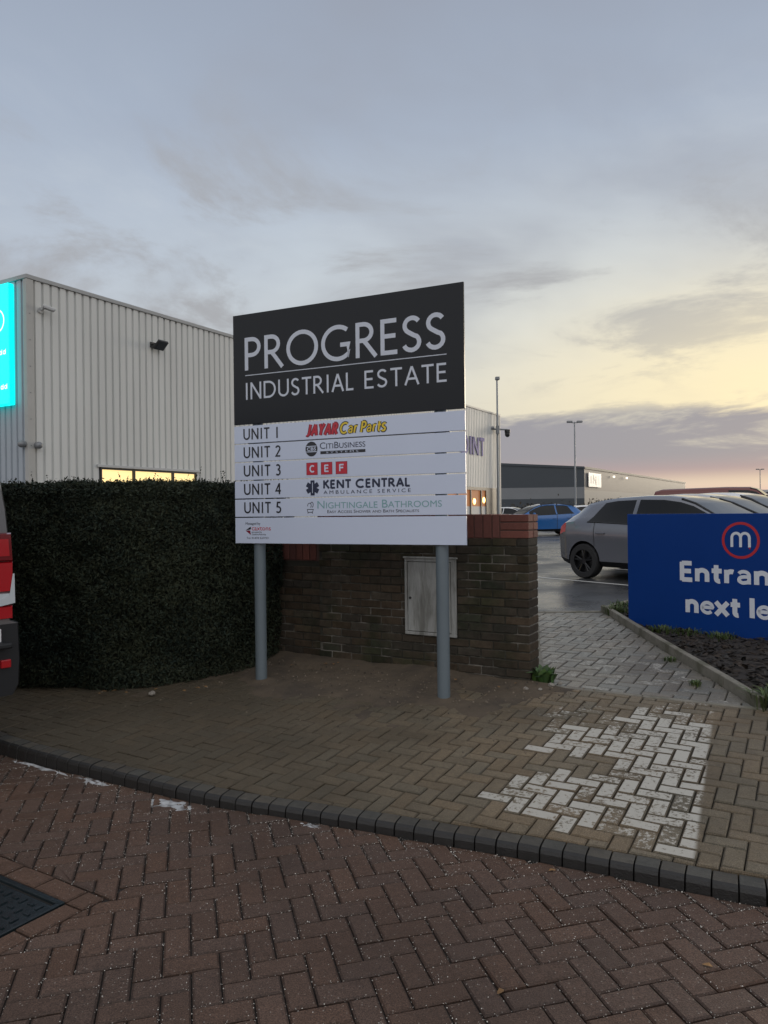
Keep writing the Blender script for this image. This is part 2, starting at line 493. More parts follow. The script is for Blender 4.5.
def arc(cx, cz, rx, rz, a0, a1, n=14):
    return [(cx + rx * math.cos(R(a0 + (a1 - a0) * i / n)), cz + rz * math.sin(R(a0 + (a1 - a0) * i / n))) for i in range(n + 1)]
# humanist capitals drawn as strokes: name -> (advance, [polylines], cap height 1)
GL = {
    'P': (.60, [[(.07, 0), (.07, 1)], [(.07, .94), (.26, .94)] + arc(.26, .70, .25, .24, 90, -90)[1:] + [(.07, .46)]]),
    'R': (.66, [[(.07, 0), (.07, 1)], [(.07, .94), (.25, .94)] + arc(.25, .71, .24, .23, 90, -90)[1:] + [(.07, .48)], [(.25, .48), (.35, .36), (.62, .0)]]),
    'O': (1.06, [arc(.53, .5, .46, .46, 0, 360, 32)]),
    'G': (.98, [arc(.52, .5, .46, .46, 50, 360 - 42, 26) + [(.86, .16), (.86, .44), (.60, .44)]]),
    'F': (.52, [[(.07, 0), (.07, 1)], [(.07, .94), (.48, .94)], [(.07, .52), (.44, .52)]]),
    'E': (.56, [[(.07, 0), (.07, 1)], [(.07, .94), (.48, .94)], [(.07, .52), (.45, .52)], [(.07, .06), (.50, .06)]]),
    'S': (.58, [arc(.28, .735, .21, .205, 30, 235, 12) + [(.33, .46)] + arc(.26, .27, .22, .21, 48, -160, 12)]),
    'I': (.26, [[(.13, 0), (.13, 1)]]),
    'N': (.78, [[(.07, 0), (.07, 1)], [(.07, .97), (.69, .04)], [(.69, 0), (.69, 1)]]),
    'D': (.86, [[(.07, 0), (.07, 1)], [(.07, .94), (.33, .94)] + arc(.33, .5, .44, .44, 90, -90, 18)[1:] + [(.07, .06)]]),
    'U': (.74, [[(.07, 1), (.07, .34)] + arc(.36, .34, .29, .28, 180, 360, 14)[1:] + [(.65, 1)]]),
    'T': (.60, [[(.30, 0), (.30, .9)], [(.0, .94), (.60, .94)]]),
    'A': (.74, [[(.04, 0), (.37, .98)], [(.37, .98), (.70, 0)], [(.15, .33), (.59, .33)]]),
    'L': (.50, [[(.07, 0), (.07, 1)], [(.07, .06), (.46, .06)]]),
    '1': (.46, [[(.24, 0), (.24, .98)]]),
    '2': (.56, [arc(.26, .72, .21, .22, 160, -30, 12) + [(.06, .06), (.50, .06)]]),
    '3': (.56, [arc(.24, .74, .19, .20, 140, -80, 10) + [(.22, .53)], [(.22, .53)] + arc(.24, .28, .22, .23, 80, -140, 12)]),
    '4': (.60, [[(.41, 0), (.41, .98)], [(.41, .96), (.05, .30), (.56, .30)]]),
    '5': (.56, [[(.47, .94), (.15, .94), (.12, .56)] + arc(.23, .30, .24, .25, 95, -140, 14)]),
    ' ': (.24, []),
    'J': (.46, [[(.36, 1), (.36, .26)] + arc(.19, .26, .17, .21, 0, -130, 8)[1:]]),
    'Y': (.60, [[(.02, 1), (.30, .48)], [(.58, 1), (.30, .48), (.30, 0)]]),
    'K': (.64, [[(.07, 0), (.07, 1)], [(.56, 1), (.10, .50)], [(.22, .60), (.62, 0)]]),
    'C': (.92, [arc(.52, .5, .45, .45, 48, 312, 22)]),
    'a': (.60, [[(.47, 0), (.47, .44)] + arc(.27, .44, .20, .19, 0, 155, 10)[1:], [(.47, .37), (.28, .37)] + arc(.26, .21, .17, .15, 90, 270, 10) + [(.40, .09), (.47, .17)]]),
    'c': (.58, [arc(.33, .33, .25, .28, 48, 312, 16)]),
    'e': (.62, [[(.08, .35), (.54, .35)] + arc(.32, .33, .24, .27, 12, 318, 18)]),
    'n': (.62, [[(.10, 0), (.10, .68)], [(.10, .34)] + arc(.30, .39, .20, .21, 165, 0, 10) + [(.50, 0)]]),
    't': (.46, [[(.20, .90), (.20, .20)] + arc(.32, .20, .12, .13, 180, 285, 8)[1:], [(.02, .60), (.42, .60)]]),
    'r': (.44, [[(.10, 0), (.10, .68)], [(.10, .34)] + arc(.28, .40, .18, .20, 165, 62, 8)]),
    'x': (.60, [[(.03, .68), (.55, 0)], [(.55, .68), (.03, 0)]]),
    'l': (.24, [[(.12, 0), (.12, 1)]]),
    'f': (.42, [[(.18, 0), (.18, .76)] + arc(.31, .78, .13, .14, 180, 80, 8)[1:], [(.02, .60), (.38, .60)]]),
    's': (.48, [[(x_ * .86, z_ * .72) for x_, z_ in q_] for q_ in [arc(.28, .735, .21, .205, 30, 235, 12) + [(.33, .46)] + arc(.26, .27, .22, .21, 48, -160, 12)]]),
}
def stroke_strip(mb, pts, w, y, mi):
    pts = [Vector(p) for p in pts]
    closed = (pts[0] - pts[-1]).length < 1e-6
    if closed: pts = pts[:-1]
    n = len(pts); L_, R_ = [], []
    for i, p in enumerate(pts):
        a = pts[i - 1] if (i > 0 or closed) else None
        b = pts[(i + 1) % n] if (i < n - 1 or closed) else None
        d0 = (p - a).normalized() if a is not None else (b - p).normalized()
        d1 = (b - p).normalized() if b is not None else d0
        n0 = Vector((-d0.y, d0.x)); n1 = Vector((-d1.y, d1.x))
        m = (n0 + n1); m = m.normalized() if m.length > 1e-6 else n0
        k = 1 / max(.55, m.dot(n0))
        L_.append(p + m * (w / 2 * k)); R_.append(p - m * (w / 2 * k))
    vs = [(q.x, y, q.y) for q in L_] + [(q.x, y, q.y) for q in R_]
    fs = [(i, (i + 1) % n, n + (i + 1) % n, n + i) for i in range(n if closed else n - 1)]
    mb.add(vs, fs, mi)
def put_strokes(mb, body, x0, x1, z, cap, weight, y=-.0015, gap=.10, mi=0, shear=0.0):
    tot = sum(GL[c][0] + gap for c in body) - gap
    kx = (x1 - x0) / tot; x = x0
    layer = 0
    for c in body:
        adv, pl = GL[c]
        for line in pl:
            pts = [(x + p[0] * kx + shear * p[1] * cap, z + p[1] * cap) for p in line]
            stroke_strip(mb, pts, weight * cap * (.74 if c in 'ae' else 1), y - .00012 * (layer % 4), mi); layer += 1
        x += (adv + gap) * kx


# ------------------------------------------------------------------ kerb line
KP = [(-9.0, 10.6), (-6.0, 7.85), (-4.0, 6.05), (-3.1, 5.25), (-2.42, 4.66), (-1.43, 4.08), (-.95, 3.82), (-.41, 3.60), (0, 3.43), (.54, 3.20),
      (1.0, 2.98), (1.43, 2.77), (2.1, 2.52), (3.0, 2.30), (4.2, 2.15), (6.5, 2.1), (10, 2.1)]
def catmull(P, per=24):
    P = [np.array(p, float) for p in P]; out = []
    for i in range(len(P) - 1):
        p0 = P[max(i - 1, 0)]; p1 = P[i]; p2 = P[i + 1]; p3 = P[min(i + 2, len(P) - 1)]
        for k in range(per):
            t = k / per
            out.append(.5 * ((2 * p1) + (p2 - p0) * t + (2 * p0 - 5 * p1 + 4 * p2 - p3) * t * t + (3 * p1 - p0 - 3 * p2 + p3) * t ** 3))
    out.append(P[-1]); return np.array(out)
KC = catmull(KP)
seg = np.linalg.norm(np.diff(KC, axis=0), axis=1); KL = np.concatenate([[0], np.cumsum(seg)])
def kerb_at(t):
    x = np.interp(t, KL, KC[:, 0]); y = np.interp(t, KL, KC[:, 1])
    x2 = np.interp(t + .02, KL, KC[:, 0]); y2 = np.interp(t + .02, KL, KC[:, 1])
    d = np.array([x2 - x, y2 - y]); d /= max(np.linalg.norm(d), 1e-9)
    return np.array([x, y]), d
def kerb_near(x, y):
    i = int(np.argmin((KC[:, 0] - x) ** 2 + (KC[:, 1] - y) ** 2)); i = min(max(i, 1), len(KC) - 2)
    d = KC[i + 1] - KC[i - 1]; d = d / np.linalg.norm(d)
    n = np.array([-d[1], d[0]])          # towards the footway
    return KC[i], d, n
def kerb_dist(x, y):
    p, d, n = kerb_near(x, y); return float((x - p[0]) * n[0] + (y - p[1]) * n[1])


def clip(poly, p, n):
    """keep the side where (q-p).n <= 0"""
    out = []
    for i in range(len(poly)):
        a, b = poly[i], poly[(i + 1) % len(poly)]
        da = (a[0] - p[0]) * n[0] + (a[1] - p[1]) * n[1]; db = (b[0] - p[0]) * n[0] + (b[1] - p[1]) * n[1]
        if da <= 0: out.append(a)
        if da * db < 0:
            t = da / (da - db); out.append((a[0] + (b[0] - a[0]) * t, a[1] + (b[1] - a[1]) * t))
    return out
def area(poly):
    return .5 * sum(poly[i][0] * poly[(i + 1) % len(poly)][1] - poly[(i + 1) % len(poly)][0] * poly[i][1] for i in range(len(poly)))
def inset(poly, w):
    n = len(poly); out = []
    for i in range(n):
        a, p, b = (np.array(poly[j % n]) for j in (i - 1, i, i + 1))
        d0 = p - a; d1 = b - p
        l0, l1 = np.linalg.norm(d0), np.linalg.norm(d1)
        if l0 < 1e-6 or l1 < 1e-6: return None
        d0 /= l0; d1 /= l1
        n0 = np.array([-d0[1], d0[0]]); n1 = np.array([-d1[1], d1[0]])
        m = n0 + n1; L = np.linalg.norm(m)
        if L < .3: return None
        m /= L; out.append(tuple(p + m * (w / max(.4, m.dot(n0)))))
    return out if area(out) > 1e-5 else None
def add_block(mb, poly, zf, cham=.0065, joint=.0026, rnd=(.5, .5, 0), tilt=.0026):
    if len(poly) < 3: return
    if area(poly) < 0: poly = poly[::-1]
    q = []
    for p in poly:
        if not q or (abs(p[0] - q[-1][0]) + abs(p[1] - q[-1][1])) > .004: q.append(p)
    if len(q) > 2 and (abs(q[0][0] - q[-1][0]) + abs(q[0][1] - q[-1][1])) < .004: q.pop()
    if len(q) < 3 or area(q) < .0012: return
    a = inset(q, joint)
    if a is None: return
    b = inset(a, cham)
    if b is None: return
    n = len(a)
    cx = sum(p[0] for p in a) / n; cy = sum(p[1] for p in a) / n
    tx, ty, tz = rng.uniform(-1, 1) * tilt * 8, rng.uniform(-1, 1) * tilt * 8, rng.uniform(-1, 1) * tilt
    zz = lambda p: zf(*p) + tz + (p[0] - cx) * tx + (p[1] - cy) * ty
    vs = [(p[0], p[1], zz(p)) for p in b] + [(p[0], p[1], zz(p) - cham * .75) for p in a] + [(p[0], p[1], zz(p) - .03) for p in a]
    fs = [tuple(range(n))] + [(n + i, n + (i + 1) % n, (i + 1) % n, i) for i in range(n)] + [(2 * n + i, 2 * n + (i + 1) % n, n + (i + 1) % n, n + i) for i in range(n)]
    mb.add(vs, fs[:1], 0, rnd)
    o = len(mb.v) - len(vs)
    for f in fs[1:]:
        mb.f.append(tuple(i + o for i in f)); mb.mi.append(0); mb.rnd.append((max(0, rnd[0] * .4 - .35) - .5, rnd[1], 0))
def herringbone(ang, x0, y0, i0, i1, j0, j1, size=.087):
    c, s = math.cos(ang), math.sin(ang)
    for i in range(i0, i1):
        for j in range(j0, j1):
            k = (i - j) % 4
            if k == 0: w, h = 2, 1
            elif k == 3: w, h = 1, 2
            else: continue
            pl = [(i, j), (i + w, j), (i + w, j + h), (i, j + h)]
            yield [(x0 + (a * c - b * s) * size, y0 + (a * s + b * c) * size) for a, b in pl]
def inpoly(p, poly):
    x, y = p; r = False
    for i in range(len(poly)):
        a, b = poly[i], poly[i - 1]
        if (a[1] > y) != (b[1] > y) and x < (b[0] - a[0]) * (y - a[1]) / (b[1] - a[1]) + a[0]: r = not r
    return r
def cen(pl): return (sum(p[0] for p in pl) / len(pl), sum(p[1] for p in pl) / len(pl))


# ------------------------------------------------------------------ ground, road, footway
gm = MB()
def gz(x, y): return zg(x, y) - .06 if (x * .5 + y * .866) > 9 else -.10
# one big sheet, finer steps near the site
gs = [-400, -60, -10, 0, 3, 9.0, 9.02, 13, 20, 60, 200, 900]; gr = [-900, -200, -40, -10, 0, 10, 40, 200, 900]
for s in gs:
    for r in gr:
        x, y = rs(r, s); gm.v.append((x, y, -.12 if s < 9.01 else .2))
for a in range(len(gs) - 1):
    for b in range(len(gr) - 1):
        w = len(gr); gm.f.append((a * w + b, a * w + b + 1, (a + 1) * w + b + 1, (a + 1) * w + b)); gm.mi.append(0); gm.rnd.append(None)
kind(gm.build("ground", M['ground']), 'structure')

# manhole
MH = (-1.256, 2.87); MA = math.atan2(-.52, .85)
mh_c = np.array([-.85, .52]); mh_d = np.array([-.52, -.85])
def mh_local(x, y):
    q = np.array([x, y]) - np.array(MH); return q.dot(mh_c), q.dot(mh_d)
def mh_clip(pl):
    """False when the block lies in the manhole surround."""
    a, b = mh_local(*cen(pl)); return not (-.105 < a < .75 and -.105 < b < .75)

ROAD_ANG = R(15)
mb = MB(); road_edges = []
for pl in herringbone(ROAD_ANG, 0, 0, -72, 76, -10, 104, .093):
    c = cen(pl)
    if c[1] < .5 or abs(c[0]) > 5.2 or c[1] > 7.5: continue
    d = kerb_dist(*c)
    if d > .16: continue
    p, dd, n = kerb_near(*c)
    q = clip(pl, p + n * .004, n) if d > -.25 else pl
    # cut round the manhole surround
    a, b = mh_local(*c)
    if -.3 < a < .95 and -.3 < b < .95:
        o = np.array(MH)
        if -.108 < a < .75 and -.108 < b < .75:
            pa, pb = a + .108, b + .108
            if min(pa, pb) > .12: continue
            q = clip(q, o + mh_c * -.108, mh_c) if pa < pb else clip(q, o + mh_d * -.108, mh_d)
        elif a < -.1: q = clip(q, o + mh_c * -.108, mh_c)
        elif b < -.1: q = clip(q, o + mh_d * -.108, mh_d)
        elif a > .75: q = clip(q, o + mh_c * .75, -mh_c)
        else: q = clip(q, o + mh_d * .75, -mh_d)
    tone = rng.gauss(.5, .2)
    if rng.random() < .04: tone += .3
    add_block(mb, q, lambda x, y: 0.0, rnd=(min(1, max(0, tone)), rng.random(), 0))
    if len(q) > 2: road_edges.append(q)
# soldier surround of the manhole
o = np.array(MH)
for k in range(-1, 7):
    for side in (0, 1):
        w0, w1 = k * .105, k * .105 + .105
        A, B = (mh_c, mh_d) if side else (mh_d, mh_c)
        if side and k < 0: continue
        pl = [tuple(o + A * w0 * 1 + B * -.105), tuple(o + A * w1 + B * -.105), tuple(o + A * w1 + B * -.004), tuple(o + A * w0 + B * -.004)]
        if k % 2 == 0 or k < 0:
            if k >= 0: pl = [tuple(o + A * w0 + B * -.105), tuple(o + A * (w0 + .21) + B * -.105), tuple(o + A * (w0 + .21) + B * -.004), tuple(o + A * w0 + B * -.004)]
            add_block(mb, pl, lambda x, y: 0.0, rnd=(.62, .9, 0))
kind(mb.build("road", M['road'], fixn=False), 'structure')
bs = MB(); bs.add([(-6.5, -3, -.011), (6.5, -3, -.011), (6.5, 9, -.011), (-6.5, 9, -.011)], [(0, 1, 2, 3)])
kind(bs.build("road_bedding", M['joint']), 'structure')
bs = MB()
for x0, x1, y0, y1 in ((-60, -6.5, -30, 40), (6.5, 60, -30, 2.2), (-6.5, 6.5, -30, -3)):
    bs.add([(x0, y0, -.01), (x1, y0, -.01), (x1, y1, -.01), (x0, y1, -.01)], [(0, 1, 2, 3)])
kind(bs.build("road_beyond", M['road']), 'structure')

# kerb stones
kb = MB(); t = 0.0; T = KL[-1]
KW = .096
while t < T - .13:
    p, d = kerb_at(t + .002); p2, d2 = kerb_at(t + KW - .0022)
    n = np.array([-d[1], d[0]]); n2 = np.array([-d2[1], d2[0]])
    z = zg(*p)
    prof = [(0.0, -.05), (0.003, z - .024), (.009, z - .010), (.022, z - .002), (.045, z + .001), (.100, z + .002), (.100, -.05)]
    jit = rng.uniform(-.0022, .0022); jz = rng.uniform(-.002, .002)
    vs = []
    for (pp, nn) in ((p, n), (p2, n2)):
        for o_, zz_ in prof:
            q = pp + nn * (o_ + jit); vs.append((q[0], q[1], zz_ + jz))
    m = len(prof)
    fs = [(i, i + 1, m + i + 1, m + i) for i in range(m - 1)] + [tuple(range(m)), tuple(range(2 * m - 1, m - 1, -1))]
    kb.add(vs, fs, 0, (rng.random(), rng.random(), 0))
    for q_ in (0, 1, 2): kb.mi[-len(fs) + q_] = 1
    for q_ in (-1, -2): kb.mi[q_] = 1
    t += KW
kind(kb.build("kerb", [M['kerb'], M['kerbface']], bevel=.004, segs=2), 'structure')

# where old white paint is left on the blocks
PAINT = [(.48, 3.59), (.74, 4.01), (1.03, 3.93), (1.28, 4.0), (1.25, 4.11), (.84, 4.28), (1.12, 4.75), (1.3, 4.54), (1.67, 4.94), (1.9, 4.82),
         (2.04, 4.5), (1.88, 4.03), (1.72, 3.7), (1.54, 3.34), (1.43, 3.1), (1.24, 3.0), (.97, 3.2), (.84, 3.32), (.62, 3.49)]
NOT = []
FL = 5.38                                     # the flush edging line in front of the path
PATH = [(.9, 5.6), (1.10, rs(0, 0)[1] + (FL + .05 - .55) / .866), (2.44, (FL + .05 - 1.22) / .866), (2.63, 9.0), (1.87, 9.08), (.3, 9.2)]
EDGE = [(2.43, 4.86), (2.46, 5.4), (2.50, 6.4), (2.56, 7.6), (2.62, 8.6), (2.62, 9.0)]
fb = MB(); pb = MB()
for pl in [(0, p_) for p_ in herringbone(EST, 0.02, 0, -92, 86, 12, 124)] + [(1, p_) for p_ in herringbone(EST, 0.02, 0, -60, 60, 30, 100, .108)]:
    which, pl = pl
    c = cen(pl); r, s = to_rs(*c)
    d = kerb_dist(*c)
    if d < 0.02: continue
    tone = (min(1, max(0, rng.gauss(.5, .2))), rng.random())
    if which == 0 and s < FL + .08 and abs(c[0]) < 5.6 and s < 6.2:
        p, dd, n = kerb_near(*c)
        q = clip(pl, p + n * .102, -n) if d < .35 else pl
        if s > FL - .2: q = clip(q, rs(0, FL - .002), Vv)
        pn = 1.0 if inpoly(c, PAINT) and not any(inpoly(c, b) for b in NOT) else 0.0
        if pn == 0 and 1.0 < c[0] < 2.4 and 4.4 < c[1] < 5.0 and rng.random() < .45: pn = .45
        if pn == 1 and rng.random() < .15: pn = .6
        add_block(fb, q, zg, rnd=(*tone, pn))
    elif which == 1 and s > FL - .05 and c[0] > .7 and c[0] < 2.75 and c[1] < 9.2:
        q = clip(pl, rs(0, FL + .052), -Vv) if s < FL + .3 else pl
        ex = np.interp(c[1], [p[1] for p in EDGE], [p[0] for p in EDGE]) - .002
        q = clip(q, (ex, c[1]), Vector((1, -.03)))
        q = clip(q, (0, 9.06), Vector((.06, 1)))
        pn = .5 if rng.random() < .35 else .15
        if len(q) > 2: add_block(pb, q, zg, rnd=(*tone, pn if c[1] < 6.5 else .3))
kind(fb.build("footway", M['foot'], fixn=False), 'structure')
kind(pb.build("path", M['path'], fixn=False), 'structure')
# bedding under the blocks
bs = MB(); rr = np.linspace(-9.5, 6, 60); ss = np.linspace(2.7, 9.05, 40)
w = len(rr)
for s in ss:
    for r in rr:
        x, y = rs(r, s); bs.v.append((x, y, zg(x, y) - .013))
for a in range(len(ss) - 1):
    for b in range(w - 1):
        ids = (a * w + b, a * w + b + 1, (a + 1) * w + b + 1, (a + 1) * w + b)
        if all(kerb_dist(bs.v[i][0], bs.v[i][1]) > .07 for i in ids): bs.f.append(ids); bs.mi.append(0); bs.rnd.append(None)
kind(bs.build("footway_bedding", M['jointf']), 'structure')
# flush edging and bed edging
eb = MB(); r = -1.95
while r < 4.6:
    l = .91
    x0, y0 = rs(r, FL); x1, y1 = rs(r + l - .004, FL); x2, y2 = rs(r + l - .004, FL + .05); x3, y3 = rs(r, FL + .05)
    z0, z1 = zg(x0, y0) + .004, zg(x1, y1) + .004
    eb.add([(x0, y0, z0), (x1, y1, z1), (x2, y2, z1), (x3, y3, z0), (x0, y0, -.05), (x1, y1, -.05), (x2, y2, -.05), (x3, y3, -.05)],
           [(0, 1, 2, 3), (0, 4, 5, 1), (1, 5, 6, 2), (2, 6, 7, 3), (3, 7, 4, 0)])
    r += l
def edging(mb, P, h, w, side=1):
    for (x0, y0), (x1, y1) in zip(P[:-1], P[1:]):
        d = Vector((x1 - x0, y1 - y0)); L = d.length; d /= L; n = Vector((d.y, -d.x)) * w * side
        x1 -= d.x * .004; y1 -= d.y * .004
        a, b = zg(x0, y0), zg(x1, y1)
        vs = [(x0, y0, a - .1), (x1, y1, b - .1), (x1 + n.x, y1 + n.y, b - .1), (x0 + n.x, y0 + n.y, a - .1),
              (x0, y0, a + h), (x1, y1, b + h), (x1 + n.x, y1 + n.y, b + h), (x0 + n.x, y0 + n.y, a + h)]
        mb.add(vs, [(3, 2, 1, 0), (4, 5, 6, 7), (0, 1, 5, 4), (1, 2, 6, 5), (2, 3, 7, 6), (3, 0, 4, 7)])
edging(eb, EDGE, .075, .055)
edging(eb, [(2.66, 9.0), (3.2, 9.65), (4.2, 10.6), (5.6, 11.9), (7.5, 13.6)], .06, .055)
edging(eb, [(1.27, 5.9), (1.40, 6.7), (1.62, 7.8), (1.86, 9.05)], .03, .05, -1)
kind(eb.build("edging_kerb", M['conc'], bevel=.008), 'structure')
eb = MB(); x = .3
edging(eb, [(-.6, 9.26), (.3, 9.19), (1.2, 9.12), (1.95, 9.07), (2.62, 9.02)], .006, .1, 1)
kind(eb.build("path_end_kerb", M['conc'], bevel=.006), 'structure')
# asphalt of the car park
bs = MB(); rr = list(np.linspace(-60, 90, 76)); ss = [9.12, 10, 11, 12, 13, 15, 18, 22, 28, 40, 60, 100]
for s in ss:
    for r in rr:
        x, y = rs(r, s); bs.v.append((x, y, zg(x, y) - .004))
w = len(rr)
for a in range(len(ss) - 1):
    for b in range(w - 1):
        bs.f.append((a * w + b, a * w + b + 1, (a + 1) * w + b + 1, (a + 1) * w + b)); bs.mi.append(0); bs.rnd.append(None)
# strip between the path end and s = 9.12
def quad_on(mb, P, dz): mb.add([(x, y, zg(x, y) + dz) for x, y in P], [tuple(range(len(P)))])
quad_on(bs, [(-3, 9.45), (2.62, 9.08), (2.72, 9.05), (2.95, 9.35), (3.3, 9.7), rs(-2.5, 9.12), rs(-6.5, 9.12), rs(-8, 9.12)][:2] + [(2.66, 9.06), rs(-2.2, 9.12), rs(-8.0, 9.12)], -.003)
kind(bs.build("car_park", M['asph']), 'structure')

# ------------------------------------------------------------------ soil, mulch, grit
def vnoise(seed):
    t = np.random.default_rng(seed).random((64, 64))
    def f(x, y):
        xi, yi = math.floor(x), math.floor(y); a, b = x - xi, y - yi
        a = a * a * (3 - 2 * a); b = b * b * (3 - 2 * b)
        g = lambda i, j: t[i % 64, j % 64]
        return (g(xi, yi) * (1 - a) + g(xi + 1, yi) * a) * (1 - b) + (g(xi, yi + 1) * (1 - a) + g(xi + 1, yi + 1) * a) * b
    return f
vn = vnoise(3); vn2 = vnoise(5)
def fbm(x, y): return (vn(x, y) + .5 * vn(x * 2.1, y * 2.1) + .25 * vn(x * 4.3, y * 4.3) + .125 * vn2(x * 9, y * 9)) / 1.875
SLX = -1.003
sb = MB(); rr = np.linspace(-7.6, -1.0, 200); ss = np.linspace(3.5, 5.36, 80); w = len(rr); th = []
for s in ss:
    for r in rr:
        x, y = rs(r, s)
        right = np.interp(r, [-7.6, -2.6, -1.9, -1.3, -1.0], [1, 1, .8, .25, 0])
        left = np.interp(r, [-7.6, -5.6, -4.6, -4.0, -3], [.75, .55, .6, .9, 1])
        k = (s - 4.15) * .034 * right * left + (fbm(x * 3.2, y * 3.2) - .52) * .050 - (1 - right) * .03 - .011
        k = min(k, .05 + .02 * (fbm(x * 7, y * 7) - .5))
        for q_ in (0.0, 1.564): k += .030 * math.exp(-((x - SLX - q_ * .9051) ** 2 + (y - 5.955 + q_ * .4251) ** 2) / .008)
        if s > 5.1: k += (s - 5.1) * .12 * right
        th.append(k); sb.v.append((x, y, zg(x, y) + k))
for a in range(len(ss) - 1):
    for b in range(w - 1):
        ids = (a * w + b, a * w + b + 1, (a + 1) * w + b + 1, (a + 1) * w + b)
        if max(th[i] for i in ids) > -.012: sb.f.append(ids); sb.mi.append(0); sb.rnd.append(None)
kind(sb.build("soil", M['soil'], smooth=True), 'stuff', "trodden brown soil spread over the footway blocks at the wall foot", "soil")

BED = [(2.50, 4.90), (2.53, 6.4), (2.60, 7.6), (2.66, 9.0), (3.2, 9.6), (5.6, 11.8), (7.6, 9.0), (4.6, 3.75)]
bs = MB(); xs = np.linspace(2.45, 7.6, 90); ys = np.linspace(3.7, 11.8, 120)
idx = {}
for i, x in enumerate(xs):
    for j, y in enumerate(ys):
        idx[i, j] = len(bs.v); bs.v.append((x, y, zg(x, y) - .045 + .06 * fbm(x * 4, y * 4) + .03 * math.sin(min(1, max(0, (x - 2.5) / .6)) * 1.57)))
for i in range(len(xs) - 1):
    for j in range(len(ys) - 1):
        if inpoly((xs[i] + .03, ys[j] + .03), BED): bs.f.append((idx[i, j], idx[i + 1, j], idx[i + 1, j + 1], idx[i, j + 1])); bs.mi.append(0); bs.rnd.append((.4, .5, 0))
kind(bs.build("planting_bed", M['mulch'], smooth=True), 'structure')
cb = MB(); n = 0
while n < 4200:
    x = 2.5 + 3.2 * rng.random() ** 1.4; y = 4.3 + 5.3 * rng.random()
    if not inpoly((x, y), BED): continue
    n += 1
    z = zg(x, y) - .03 + .06 * fbm(x * 4, y * 4) + .03 * math.sin(min(1, max(0, (x - 2.5) / .6)) * 1.57)
    l, w_, h = rng.uniform(.015, .055), rng.uniform(.008, .022), rng.uniform(.004, .010)
    m = Matrix.Translation((x, y, z)) @ Matrix.Rotation(rng.random() * 6.28, 4, 'Z') @ Matrix.Rotation(rng.gauss(0, .45), 4, 'X') @ Matrix.Rotation(rng.gauss(0, .35), 4, 'Y')
    vs = [m @ Vector(p) for p in ((-l, -w_ * .5, 0), (l * .3, -w_, 0), (l, 0, h * .3), (l * .2, w_, 0), (-l * .8, w_ * .7, 0), (-l * .4, 0, h), (l * .5, 0, h))]
    tone = rng.random() ** 1.6
    if rng.random() < .05: tone = 1.0
    cb.add(vs, [(0, 1, 6, 5), (1, 2, 6), (2, 3, 6), (3, 4, 5, 6), (4, 0, 5)], 0, (tone, rng.random(), 0))
kind(cb.build("bark_chips", M['mulch'], fixn=False), 'stuff', "dark bark mulch chips covering the bed under the blue sign", "mulch")

GV, GF, GR = [], [], []
def grain(x, y, z, s):
    b = len(GV); a = rng.random() * 6.28
    for k in range(3): GV.append((x + s * math.cos(a + k * 2.09) * rng.uniform(.7, 1.2), y + s * math.sin(a + k * 2.09) * rng.uniform(.7, 1.2), z))
    GV.append((x, y, z + s * 1.1))
    t_ = rng.random()
    for f in ((0, 1, 3), (1, 2, 3), (2, 0, 3)): GF.append(tuple(i + b for i in f)); GR.append((t_, .5, 0))
for q in road_edges:
    c = cen(q)
    if not (1.6 < c[1] < 5 and abs(c[0]) < c[1] * .62 + .5): continue
    dk = -kerb_dist(*c)
    for i in range(len(q)):
        a, b = q[i], q[(i + 1) % len(q)]; L = math.dist(a, b)
        for _ in range(np.random.default_rng(len(GV) + i).poisson(L * (28 + 80 * math.exp(-dk / .25)))):
            t_ = rng.random(); sp_ = .006 + .05 * (rng.random() ** 4)
            x = a[0] + (b[0] - a[0]) * t_ + rng.gauss(0, sp_); y = a[1] + (b[1] - a[1]) * t_ + rng.gauss(0, sp_)
            if kerb_dist(x, y) < 0: grain(x, y, -.001, rng.choice((.001, .0013, .0018, .0026)))
for _ in range(1500):
    t_ = rng.uniform(KL[0], KL[-1]); p, d = kerb_at(t_)
    if not -2.8 < p[0] < 2.2: continue
    o_ = -abs(rng.gauss(0, .06)) - .01; x = p[0] - d[1] * o_; y = p[1] + d[0] * o_
    grain(x, y, -.001, rng.choice((.0015, .002, .003, .004)))
go = fast_mesh("grit", np.array(GV), np.array(GF), M['grit'], np.array(GR))
kind(go, 'stuff', "pale grit lying in the joints of the red road blocks", "grit")

GV, GF, GR = [], [], []
for _ in range(2600):
    r_ = rng.uniform(-6.2, -1.3); s_ = 5.33 - abs(rng.gauss(0, .55)); x, y = rs(r_, s_)
    if s_ < 3.3: continue
    k_ = max(0.0, (s_ - 4.15) * .034 + (fbm(x * 3.2, y * 3.2) - .52) * .05 - .004)
    grain(x, y, zg(x, y) + k_ - .001, rng.choice((.002, .003, .004, .006, .010)))
kind(fast_mesh("soil_crumbs", np.array(GV), np.array(GF), M['crumb'], np.array(GR)), 'stuff', "loose crumbs of earth and small stones on the trodden soil", "crumbs")

